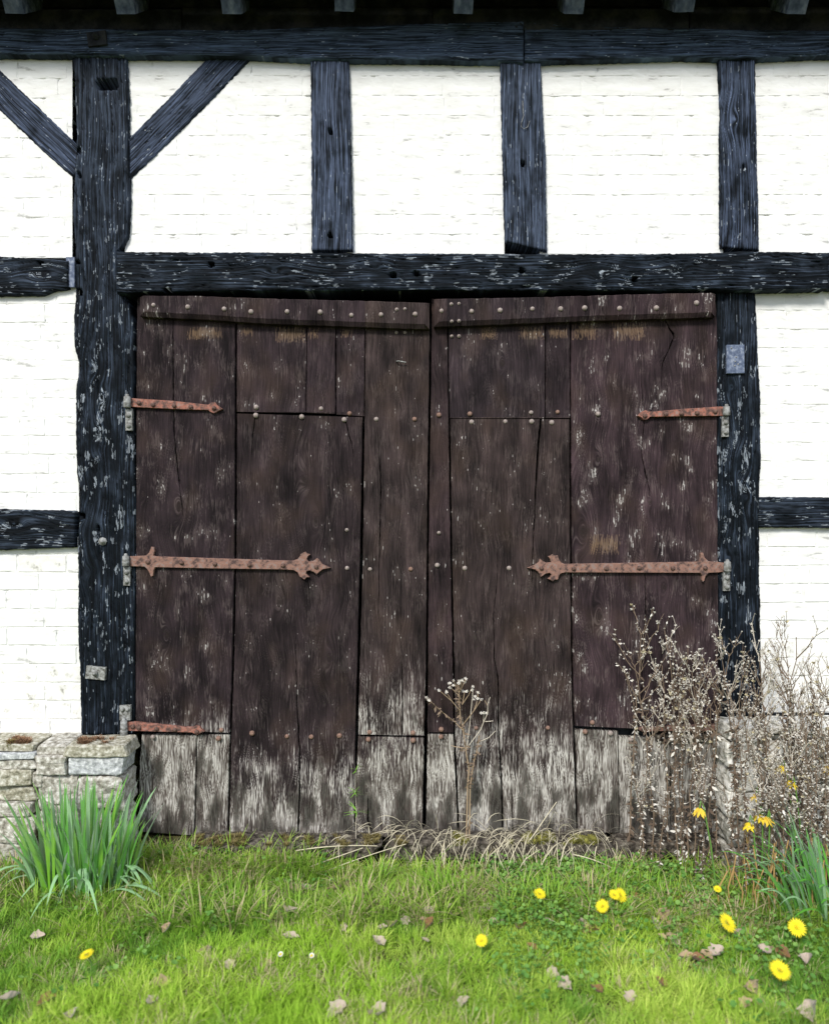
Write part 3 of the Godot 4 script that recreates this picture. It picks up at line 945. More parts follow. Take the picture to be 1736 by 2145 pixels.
# ---------------------------------------------------------------- the doors
func build_doors() -> void:
	door_rgb.resize(DW * DH * 3)
	door_hgt.resize(DW * DH)
	for i in DW * DH:
		door_rgb[i * 3] = 62
		door_rgb[i * 3 + 1] = 52
		door_rgb[i * 3 + 2] = 50
		door_hgt[i] = 140
	var mid_l := [[620, 904], [690, 904], [800, 903], [950, 900.5], [1150, 898], [1400, 896.5], [1540, 895.5], [1690, 893], [1760, 892]]
	var mid_r := [[620, 900], [690, 900], [770, 899], [950, 896], [1150, 894], [1400, 892], [1540, 888], [1690, 885], [1760, 884]]
	var e1 := [[620, 495], [1000, 494], [1160, 493], [1400, 488], [1535, 483], [1760, 478]]
	var e2 := [[870, 762], [1150, 757], [1380, 751], [1540, 746.5], [1760, 744]]
	var er := [[620, 937], [684, 938], [770, 939], [878, 941], [1040, 943.5], [1130, 945], [1254, 947], [1398, 950], [1534, 951.5], [1578, 953], [1650, 956.5], [1760, 961]]
	var e4 := [[620, 1193.5], [880, 1194.5], [1168, 1196.5], [1250, 1197], [1418, 1199], [1520, 1202], [1622, 1205.5], [1760, 1210]]
	var off := func(e: Array, d: float) -> Array: return e.map(func(q): return [q[0], q[1] + d])
	var planks := [
		{leaf = 0, lo = [[620, 287], [1000, 285], [1400, 284], [1540, 284]], hi = off.call(e1, -2.0), top = [622, 626], bottom = [1529, 1535], ws = 1480, wf = 1640, fl = 0.62, knots = [[375, 1060, 40], [300, 1035, 16], [350, 1330, 30]], scrapes = [[391, 466, 698, 14]], tilt = 0.004,
			seams = [[[363, 640, 0.7], [363, 780, 0.9], [365, 910, 1.0], [371, 970, 1.0], [379, 1040, 0.8], [386, 1100, 0.0], [388, 1535, 0.0]]]},
		{leaf = 0, lo = off.call(e1, 1.8), hi = [[620, 643.0], [865, 640.5]], top = [628, 630], bottom = [862.5, 864.5], fl = 0.5, scrapes = [[575, 642, 700, 18], [500, 530, 695, 10]], tilt = -0.003},
		{leaf = 0, lo = [[620, 644.6], [865, 641.6]], hi = [[620, 702.3], [870, 702.3]], top = [630, 631], bottom = [864.5, 866.5], fl = 0.32, scrapes = [[645, 668, 697, 14]]},
		{leaf = 0, lo = [[620, 704.2], [870, 704.2]], hi = [[620, 765.0], [880, 763.0]], top = [631, 632], bottom = [868, 872], fl = 0.36, scrapes = [[712, 738, 697, 10]], tilt = 0.003},
		{leaf = 0, lo = off.call(e1, 2.0), hi = off.call(e2, -2.4), top = [866, 874], bottom = [1748, 1752], ws = 1540, wf = 1720, fl = 0.4, paint = Color8(46, 38, 39), knots = [[640, 1010, 46], [662, 1092, 30], [690, 1378, 26], [585, 1262, 30], [520, 1420, 18]], tilt = 0.004,
			seams = [[[536, 866, 0.9], [530, 910, 0.8], [526, 975, 0.0], [526, 1752, 0.0]], [[619, 874, 0.0], [619, 1340, 0.0], [621, 1400, 0.6], [622, 1470, 0.8], [627, 1560, 1.2], [628, 1668, 1.6], [624, 1752, 2.0]], [[722, 874, 0.8], [735, 925, 0.7], [744, 968, 0.0], [740, 1752, 0.0]]]},
		{leaf = 0, lo = [[620, 767], [690, 766.5], [880, 764], [1200, 759.5], [1380, 754], [1540, 750.5]], hi = mid_r, top = [632, 634], bottom = [1538, 1542], ws = 1390, wf = 1640, fl = 0.35, paint = Color8(50, 42, 41), tilt = -0.004, pale = -0.05,
			seams = [[[788, 632, 0.0], [789, 880, 0.0], [796, 980, 0.6], [798, 1030, 0.8], [795, 1150, 0.7], [793, 1260, 0.5], [791, 1330, 0.0], [791, 1540, 0.0]], [[838, 632, 0.0], [840, 1365, 0.0], [842.5, 1405, 0.6], [843.5, 1470, 0.9], [842.5, 1540, 1.1]]]},
		{leaf = 0, lo = [[1540, 750], [1600, 747.5], [1700, 746], [1760, 745.5]], hi = mid_r, top = [1542.5, 1545.5], bottom = [1750, 1757], ws = 1420, wf = 1640, fl = 0.3, knots = [[768, 1655, 16]], tilt = 0.006, z = 0.006, pale = -0.15,
			seams = [[[772, 1543, 0.0], [772, 1650, 0.0], [771, 1686, 0.9], [770, 1722, 1.3], [788, 1757, 1.6]]]},
		{leaf = 0, lo = [[1540, 297], [1600, 293], [1660, 291], [1760, 293]], hi = [[1540, 412.0], [1740, 407.0], [1760, 407.0]], top = [1539, 1540], bottom = [1742, 1750], ws = 1330, wf = 1560, fl = 0.4, z = 0.002},
		{leaf = 0, lo = [[1540, 414], [1740, 409.5], [1760, 409.5]], hi = off.call(e1, -2.0), top = [1539, 1539], bottom = [1750, 1752], ws = 1380, wf = 1590, fl = 0.4, z = 0.004},
		{leaf = 1, lo = mid_l, hi = off.call(er, -1.6), top = [626, 626], bottom = [1533.5, 1534.5], ws = 1560, wf = 1700, fl = 0.3, paint = Color8(46, 37, 38)},
		{leaf = 1, lo = mid_l, hi = off.call(er, -2.0), top = [1538, 1538], bottom = [1750, 1754], ws = 1380, wf = 1560, fl = 0.3, z = 0.005, pale = 0.05},
		{leaf = 1, lo = off.call(er, 1.0), hi = [[620, 1141.0], [880, 1141.0]], top = [626, 622], bottom = [875.8, 876], fl = 0.4, knots = [[1052, 760, 26]], scrapes = [[1003, 1042, 698, 14], [1085, 1140, 697, 14]], paint = Color8(44, 37, 39), tilt = 0.003,
			seams = [[[1112, 622, 0.0], [1112, 815, 0.0], [1111, 876, 0.7]]]},
		{leaf = 1, lo = [[620, 1142.8], [880, 1142.8]], hi = off.call(e4, -0.8), top = [622, 621], bottom = [875.2, 875.4], fl = 0.34, scrapes = [[1146, 1190, 697, 12]], tilt = -0.003},
		{leaf = 1, lo = off.call(er, 2.0), hi = off.call(e4, -2.4), top = [877.6, 878], bottom = [1746, 1742], ws = 1450, wf = 1680, fl = 0.4, paint = Color8(48, 40, 39), tilt = -0.004, pale = 0.1,
			seams = [[[1040, 877, 0.0], [1040, 1087, 0.0], [1041, 1215, 0.5], [1033, 1290, 0.6], [1035, 1380, 0.8], [1043, 1420, 0.9], [1043, 1506, 1.2], [1047, 1578, 1.6], [1051, 1650, 1.7], [1053, 1748, 1.9]], [[1068, 877, 0.0], [1070, 1600, 0.0], [1072, 1690, 0.8], [1074, 1745, 1.0]],
				[[1133, 877, 2.2], [1129, 915, 2.2], [1125, 970, 1.9], [1122, 1022, 1.3], [1119, 1094, 0.9], [1115, 1166, 0.6], [1113, 1260, 0.0], [1113, 1745, 0.0]]]},
		{leaf = 1, lo = off.call(e4, 1.8), hi = [[620, 1501], [675, 1502], [930, 1501.5], [1168, 1503], [1248, 1503.5], [1486, 1504.5]], top = [621, 616], bottom = [1520, 1533], ws = 1500, wf = 1680, fl = 0.78, paint = Color8(45, 36, 38), tilt = 0.004,
			knots = [[1222, 1112, 46], [1412, 702, 26], [1360, 1052, 14], [1252, 962, 20], [1390, 1230, 24], [1255, 1290, 30]], scrapes = [[1197, 1252, 692, 20], [1278, 1352, 694, 20], [1230, 1300, 1140, 22]],
			seams = [[[1344, 616, 0.0], [1344, 700, 0.0], [1342, 790, 0.35], [1347, 850, 0.5], [1348, 890, 0.7], [1343, 950, 0.7], [1350, 985, 1.0], [1360, 1030, 0.5], [1352, 1100, 0.0], [1348, 1170, 0.3], [1352, 1250, 1.2], [1352, 1290, 1.2], [1346, 1360, 1.0], [1344, 1420, 0.8], [1343, 1531, 1.3]], [[1386, 616, 0.0], [1388, 662, 0.8], [1402, 690, 1.7], [1412, 703, 1.9], [1401, 730, 1.2], [1387, 760, 0.8], [1384, 800, 0.0], [1384, 1533, 0.0]]]},
		{leaf = 1, lo = off.call(e4, 2.4), hi = [[1530, 1293.5], [1760, 1296.5]], top = [1529, 1532], bottom = [1744, 1744], ws = 1300, wf = 1560, fl = 0.35, z = 0.005},
		{leaf = 1, lo = [[1530, 1295.5], [1760, 1298.5]], hi = [[1540, 1402], [1760, 1404]], top = [1544, 1546], bottom = [1746, 1744], ws = 1300, wf = 1540, fl = 0.35, z = 0.002, pale = 0.15},
		{leaf = 1, lo = [[1540, 1404], [1760, 1406]], hi = [[1540, 1509], [1760, 1512]], top = [1552, 1552], bottom = [1746, 1744], ws = 1300, wf = 1540, fl = 0.35, z = 0.004, pale = 0.1},
	]
	var k := 0.0
	for p in planks:
		k += 1.0
		p.seed = k
		if not p.has("z"): p.z = 0.012 + 0.0025 * sin(k * 2.4)
		if not p.has("knots"): p.knots = []
		paint_plank(p)
	M.door = wood_sheet(door_rgb, door_hgt, DW, DH, 0.36, 0.8)
	var leaves := []
	leaves.append(thing("barn_door_leaf", "left leaf of the brown plank barn doors, its bottom boards weathered silver-grey", "door"))
	leaves.append(thing("barn_door_leaf", "right leaf of the brown plank barn doors, behind the dead weeds", "door"))
	for p in planks:
		part("plank", plank_mesh(p), M.door, leaves[p.leaf])
	# ledges across the back show through the joints as dark wood
	for q in [[0, 300, 882], [1, 906, 1498]]:
		for y in [[640, 690], [848, 900], [1160, 1215], [1510, 1565]]:
			part("ledge", box_mesh(survey(q[1], y[1], -0.045) - Vector3(0, 0, 0.03), survey(q[2], y[0], -0.045)), M.dark_wood, leaves[q[0]])
	# top rails
	part("top_rail", rail_mesh([[292, 619], [420, 620], [555, 625], [720, 629], [899, 634]], [[294, 661], [420, 667], [555, 676], [720, 682], [897, 688]], 3.0), M.door, leaves[0])
	part("top_rail", rail_mesh([[909, 626], [1040, 624], [1146, 622], [1300, 617], [1499, 613]], [[911, 683], [1040, 678], [1146, 674], [1300, 668], [1497, 663]], 5.0), M.door, leaves[1])
	part("batten", box_mesh(survey(1372, 1550, 0.0) - Vector3(0, 0, 0.03), survey(1507, 1537, 0.0) + Vector3(0, 0, 0.026)), M.sill, leaves[1])
	# clout nails
	var dome := turned([[0.0125, -0.002], [0.0118, 0.003], [0.0085, 0.0075], [0.004, 0.0098], [0.0001, 0.0102]], 10)
	var small := turned([[0.0095, -0.002], [0.009, 0.002], [0.005, 0.003], [0.0045, 0.008], [0.0001, 0.0092]], 8)
	for q in [[322, 639], [394, 643], [470, 647], [526, 653], [601.6, 652.6], [670.7, 653.7], [736, 660], [798, 659], [869.4, 658], [924.5, 651], [987.5, 652], [1047, 650], [1114.6, 647], [1173.6, 647], [1224, 645], [1297, 646], [1374, 645], [1458, 634.5]]:
		nail(leaves[0 if q[0] < 902 else 1], dome, M.rivet, q[0], q[1], 0.057)
	for q in [[831, 648], [848, 647], [945, 637], [961, 636], [946, 673], [961, 672]]:
		nail(leaves[0 if q[0] < 902 else 1], small, M.rivet, q[0], q[1], 0.057)
	for q in [[830, 696.5], [848, 696], [946, 704], [961, 704], [726.5, 1110], [919, 1116]]:
		nail(leaves[0 if q[0] < 902 else 1], small, M.rivet, q[0], q[1], 0.013)
	for q in [[672.5, 856, 0], [732, 866, 1], [632, 873, 0], [721, 879, 0], [788, 878, 0], [868, 878, 1], [919, 869, 1], [984, 867, 1], [987.5, 884, 0], [1058, 883, 0], [1112, 864, 0], [1113, 883, 0], [1155, 885, 0], [1167.5, 863, 1], [537, 853, 0], [536, 870, 0], [1252, 867, 0],
		[727, 1190, 0], [775, 1192, 0], [860, 1192, 1], [915.5, 1184, 0], [973, 1190, 0], [1065.6, 1190, 0], [601, 1542.5, 1], [652, 1543.6, 1], [711, 1541, 1], [774, 1533.5, 1], [771.5, 1549, 1], [865, 1535, 1], [865, 1551, 1], [924, 1528, 1], [923.4, 1543.6, 1], [997, 1525, 1], [1147, 1524.5, 1],
		[464, 1529, 1], [458, 1547, 1], [528, 1536, 1], [320.6, 1544, 0], [1240, 1513.7, 1], [1225, 1533, 1], [1278, 1536, 0], [1320, 1549, 0]]:
		nail(leaves[0 if q[0] < 898 else 1], dome, M.rivet_rust if q[2] else M.rivet, q[0], q[1], 0.013)
	# a bent nail
	var st := smooth_tool()
	tube(st, PackedVector3Array([survey(831, 757, 0.01), survey(831, 757, 0.028), survey(834, 756, 0.032), survey(850, 759, 0.028)]), 0.0035, 0.003, 6)
	part("bent_nail", done(st), M.galv, leaves[0])
	# strap hinges
	var conv := func(pts: Array, ox: float, oy: float, s: float) -> PackedVector2Array:
		var out := PackedVector2Array()
		for q in pts: out.append(Vector2(ox + s * q[0], oy + s * q[1]))
		return out
	var long_l := [[105, 194], [225, 190], [250, 165], [265, 122], [285, 128], [288, 160], [280, 188], [295, 195], [700, 208], [1320, 228], [1360, 215], [1378, 190], [1380, 178], [1415, 160], [1430, 175], [1452, 180], [1435, 195], [1425, 215], [1440, 235], [1470, 230], [1490, 220], [1500, 208], [1515, 215], [1545, 255], [1605, 280], [1550, 290], [1515, 315], [1500, 333], [1485, 315], [1450, 300], [1425, 305], [1420, 322], [1447, 350], [1425, 352], [1410, 368], [1390, 355], [1372, 345], [1360, 315], [1330, 298], [1250, 293], [700, 285], [292, 276], [282, 300], [278, 340], [262, 348], [252, 320], [235, 290], [215, 272], [105, 268]]
	var long_r := [[100, 280], [160, 258], [185, 238], [195, 213], [215, 230], [245, 243], [278, 238], [270, 215], [255, 195], [275, 190], [287, 178], [303, 190], [327, 188], [335, 215], [350, 240], [380, 252], [1390, 235], [1397, 200], [1395, 175], [1405, 165], [1415, 170], [1425, 205], [1455, 232], [1530, 237], [1590, 245], [1590, 305], [1530, 315], [1455, 318], [1430, 345], [1422, 378], [1412, 385], [1403, 370], [1408, 340], [1395, 318], [380, 315], [345, 325], [332, 350], [328, 368], [303, 370], [290, 382], [272, 370], [252, 362], [270, 350], [280, 330], [265, 318], [235, 325], [200, 350], [192, 330], [180, 310], [155, 292]]
	var up_l := [[790, 920], [1070, 938], [1285, 962], [1300, 950], [1325, 945], [1340, 965], [1372, 988], [1345, 1000], [1320, 1015], [1295, 1005], [1285, 995], [1070, 988], [860, 978], [790, 972]]
	var up_r := [[555, 825], [585, 798], [605, 790], [625, 800], [700, 795], [850, 782], [1065, 768], [1100, 772], [1100, 825], [850, 828], [632, 832], [615, 848], [595, 850], [580, 835]]
	var low_l := [[775, 1178], [1190, 1216], [1205, 1205], [1230, 1210], [1240, 1225], [1260, 1240], [1235, 1250], [1215, 1262], [1195, 1252], [1185, 1246], [775, 1235]]
	var low_r := [[560, 1125], [590, 1108], [640, 1112], [760, 1105], [1105, 1093], [1105, 1133], [700, 1135], [640, 1136], [600, 1146]]
	var hinges := [
		[0, long_l, 243.0, 1111.0, 0.28, [[240, 236], [492, 240], [742, 250], [998, 256], [1250, 262], [1498, 272]], M.rust, "long rusty strap hinge with a barbed arrow tip"],
		[1, long_r, 1076.3, 1111.0, 0.28, [[203, 282], [445, 285], [688, 285], [935, 280], [1185, 282], [1428, 280]], M.rust, "long rusty strap hinge with a barbed arrow tip"],
		[0, up_l, 0.0, 520.8, 0.34, [[858, 950], [945, 962], [1075, 968], [1178, 975], [1320, 982]], M.rust_red, "short reddish strap hinge high on the leaf"],
		[1, up_r, 1145.8, 590.3, 0.34, [[600, 825], [730, 815], [825, 812], [920, 808], [1032, 800]], M.rust_red, "short reddish strap hinge high on the leaf"],
		[0, low_l, 0.0, 1111.0, 0.34, [[820, 1208], [858, 1217], [967, 1222], [1078, 1228], [1213, 1240]], M.rust_red, "short reddish strap hinge near the foot of the leaf"],
		[1, low_r, 1145.8, 1145.8, 0.34, [[590, 1127], [735, 1122], [900, 1116], [1045, 1112]], M.rust, "short reddish strap hinge near the foot of the leaf"],
	]
	var hex := turned([[0.0105, 0.0], [0.0105, 0.006], [0.0045, 0.009], [0.0001, 0.0095]], 6)
	for h in hinges:
		var strap := part("strap_hinge", iron_mesh(conv.call(h[1], h[2], h[3], h[4]), 0.011, 0.030), h[6], leaves[h[0]])
		strap.set_meta("label", h[7])
		# the eye that wraps the pin
		for q in h[5]:
			var b := part("bolt", hex, M.bolt, strap, survey(h[2] + h[4] * q[0], h[3] + h[4] * q[1], 0.030))
			b.rotation.z = rng.randf() * TAU


func nail(leaf: Node, mesh: Mesh, mat: Material, x: float, y: float, z: float) -> void:
	var o := part("nail", mesh, mat, leaf, survey(x, y, z))
	o.rotation = Vector3(rng.randf_range(-0.08, 0.08), rng.randf_range(-0.08, 0.08), rng.randf() * TAU)
	o.scale = Vector3.ONE * rng.randf_range(0.78, 0.98)


func rail_mesh(up: Array, low: Array, sd: float) -> ArrayMesh:
	# a thick board with chamfered lower edge and ends
	var z0 := 0.010
	var z1 := 0.057
	var k := UNIT * (DIST - z1) / DIST
	var st := flat_tool()
	var x0: float = up[0][0]
	var x1: float = up[-1][0]
	var n := 60
	var prev := []
	var put := func(q: Array) -> void:
		st.set_uv(Vector2((q[0] - DX0) / DW, (q[1] - DY0) / DH))
		st.add_vertex(Vector3((q[0] - 868.0) * k, EYE + (1072.5 - q[1]) * k, q[2]))
	for i in n + 1:
		var x := lerpf(x0, x1, float(i) / n)
		var t := line_at(up, x) + 1.2 * n_rough.get_noise_2d(x * 1.5, sd * 40.0)
		var b := line_at(low, x) + 1.0 * n_rough.get_noise_2d(x * 1.5, sd * 40.0 + 200.0)
		var end := clampf(minf(i, n - i) / 1.0, 0.0, 1.0)
		var zf := lerpf(z1 - 0.012, z1, end) + 0.002 * n_low.get_noise_2d(x, sd)
		var bb := b - lerpf(0.0, 9.0, end)
		var row := [[x, t, z0], [x, t, zf - 0.003], [x, t + 1.6, zf], [x, bb, zf], [x, b, zf - 0.014], [x, b, z0]]
		if not prev.is_empty():
			for j in 5:
				for q in [prev[j], row[j], row[j + 1], prev[j], row[j + 1], prev[j + 1]]: put.call(q)
		if i == 0 or i == n:
			for j in range(1, 5):
				var q0 := [row[0], row[j], row[j + 1]]
				if i == n: q0.reverse()
				for q in q0: put.call(q)
		prev = row
	return done(st)


# ---------------------------------------------------------------- plants
func build_plants() -> void:
	lawn()
	ground_cover()
	daffodils()
	centre_weed()
	dead_weeds()
	dandelions()
	dry_tufts()
	fallen_leaves()
	moss()
	goosegrass()


func tuft_mesh(sd: int, blades: int, tall: float, spread: float, lean: float, width: float) -> ArrayMesh:
	var r := RandomNumberGenerator.new()
	r.seed = sd
	var st := smooth_tool()
	for b in blades:
		var t := r.randf() * TAU
		var out := Vector3(cos(t), 0, sin(t))
		var p0 := out * spread * sqrt(r.randf())
		var h := tall * r.randf_range(0.45, 1.0)
		var bend := lean * r.randf_range(0.15, 1.0) * h
		var pts := PackedVector3Array()
		for i in 5:
			var s := i / 4.0
			pts.append(p0 + Vector3(0, h * (s - 0.22 * s * s * bend / h), 0) + out * bend * s * s)
		blade(st, pts, Vector3(-out.z, 0, out.x), width * r.randf_range(0.7, 1.2), 0.25, 1.0)
	return done(st)


func scatter(called: String, meshes: Array, mat: Material, places: Array, label: String, category: String) -> void:
	# one object of uncountable stuff, one child sheet for each kind of tuft
	var root := thing(called, label, category)
	root.set_meta("kind", "stuff")
	for v in meshes.size():
		var mine := []
		for i in places.size():
			if i % meshes.size() == v: mine.append(places[i])
		if mine.is_empty(): continue
		var mm := MultiMesh.new()
		mm.transform_format = MultiMesh.TRANSFORM_3D
		mm.use_colors = true
		mm.mesh = meshes[v]
		mm.instance_count = mine.size()
		for i in mine.size():
			mm.set_instance_transform(i, mine[i][0])
			mm.set_instance_color(i, mine[i][1])
		var o := MultiMeshInstance3D.new()
		o.name = "tufts"
		o.multimesh = mm
		o.material_override = mat
		o.set_meta("kind", "stuff")
		root.add_child(o, true)


func lawn() -> void:
	var meshes := []
	for i in 5: meshes.append(tuft_mesh(100 + i, 22, 0.085, 0.036, 1.3, 0.0034))
	var places := []
	for i in 30000:
		var x := rng.randf_range(-2.5, 2.5)
		var z := rng.randf_range(0.16, 2.7)
		if i > 26000: z = rng.randf_range(1.0, 3.6)
		var wall := clampf((z - 0.15) / 0.35, 0.0, 1.0)
		var thick := n_patch.get_noise_2d(x * 60.0, z * 60.0)
		if rng.randf() > lerpf(0.55, 1.0, wall) + 0.25 * thick: continue
		if z < 0.215 and (x < -1.2 or x > 1.3): continue
		if z < 0.30 and x > -0.1 and rng.randf() < 0.35 - n_patch.get_noise_2d(x * 90.0, 5.0): continue
		var s := rng.randf_range(0.55, 1.05) * (1.0 + 0.35 * thick) * lerpf(1.1, 0.82, wall)
		var b := Basis(Vector3.UP, rng.randf() * TAU) * Basis(Vector3.RIGHT, rng.randf_range(-0.5, 0.5))
		var c := Color(0.32, 0.53, 0.045)
		c = c.lerp(Color(0.58, 0.70, 0.14), clampf(rng.randf() + 0.8 * n_patch.get_noise_2d(x * 30.0, z * 30.0 + 70.0), 0.0, 1.0))
		c = c.lerp(Color(0.12, 0.30, 0.035), clampf(rng.randf() * 0.8 - 0.25 - 1.8 * thick, 0.0, 0.85))
		if rng.randf() < 0.06 + 0.12 * (1.0 - wall) + 0.3 * maxf(0.0, n_patch.get_noise_2d(x * 70.0 + 400.0, z * 70.0)): c = Color(0.55, 0.47, 0.28)
		places.append([Transform3D(b.scaled(Vector3(s, s * rng.randf_range(0.8, 1.15), s)), Vector3(x, ground_height(x, z), z)), c])
	# longer, laxer grass along the foot of the wall
	for i in 2600:
		var x := rng.randf_range(-2.3, 2.3)
		var z := 0.17 + 0.45 * pow(rng.randf(), 1.3)
		if z < 0.215 and (x < -1.2 or x > 1.3): continue
		if z < 0.33 and x > -0.1 and x < 0.9 and rng.randf() < 0.7: continue
		if rng.randf() > 0.65 + n_patch.get_noise_2d(x * 50.0 + 33.0, z * 50.0): continue
		var s := rng.randf_range(0.9, 1.7)
		var c := Color(0.20, 0.40, 0.04).lerp(Color(0.34, 0.48, 0.08), rng.randf())
		if rng.randf() < 0.3: c = Color(0.52, 0.44, 0.26)
		places.append([Transform3D(Basis(Vector3.UP, rng.randf() * TAU).scaled(Vector3(s, s * rng.randf_range(0.7, 1.2), s)), Vector3(x, ground_height(x, z), z)), c])
	scatter("grass", meshes, M.grass, places, "bright green spring grass in front of the barn", "grass")


func clover_mesh(sd: int) -> ArrayMesh:
	var r := RandomNumberGenerator.new()
	r.seed = sd
	var st := smooth_tool()
	for b in 9:
		var t := r.randf() * TAU
		var c := Vector3(cos(t), 0, sin(t)) * 0.05 * sqrt(r.randf()) + Vector3(0, r.randf_range(0.015, 0.06), 0)
		var n := (Vector3.UP + Vector3(r.randf_range(-0.7, 0.7), 0, r.randf_range(-0.2, 0.9))).normalized()
		var u := n.cross(Vector3(r.randf(), 0.1, r.randf())).normalized()
		var v := n.cross(u)
		var rad := r.randf_range(0.004, 0.010)
		for i in 7:
			var a := TAU * i / 7.0
			var d := TAU * (i + 1) / 7.0
			for q in [c - n * rad * 0.25, c + (u * cos(a) + v * sin(a)) * rad * (0.85 + 0.15 * cos(a)), c + (u * cos(d) + v * sin(d)) * rad * (0.85 + 0.15 * cos(d))]:
				st.add_vertex(q)
	return done(st)


func ground_cover() -> void:
	var meshes := []
	for i in 4: meshes.append(clover_mesh(300 + i))
	var places := []
	for i in 4600:
		var x := rng.randf_range(-1.9, 2.1) if i % 2 else rng.randf_range(0.3, 2.1)
		var z := 0.16 + 0.85 * pow(rng.randf(), 1.2)
		if i % 7 == 0: z = rng.randf_range(0.5, 2.2)
		var near := clampf(1.0 - (z - 0.15) / (0.5 if x < 0.3 else 0.85), 0.0, 1.0)
		var pt := n_patch.get_noise_2d(x * 45.0 + 90.0, z * 45.0)
		if i % 7 == 0 and pt < 0.16: continue
		if i % 7 and rng.randf() > near * (0.7 + 1.2 * pt) * (0.4 if x > -0.3 and x < 0.3 else (0.8 if x < 0.0 else 1.3)): continue
		if z < 0.24 and (x < -1.2 or x > 1.3): continue
		var s := rng.randf_range(0.7, 1.4)
		var c := Color(0.08, 0.20, 0.035).lerp(Color(0.22, 0.38, 0.09), rng.randf())
		places.append([Transform3D(Basis(Vector3.UP, rng.randf() * TAU).scaled(Vector3(s, s, s)), Vector3(x, ground_height(x, z), z)), c])
	scatter("ground_cover", meshes, M.clover, places, "small round-leaved weeds spreading along the foot of the wall", "weeds")


func curve_leaf(base: Vector3, out: Vector3, tall: float, reach: float, droop: float, n := 11) -> PackedVector3Array:
	var pts := PackedVector3Array()
	for i in n:
		var s := float(i) / (n - 1)
		pts.append(base + Vector3(0, tall * (s - droop * s * s * s), 0) + out * reach * (0.35 * s + 0.65 * s * s))
	return pts


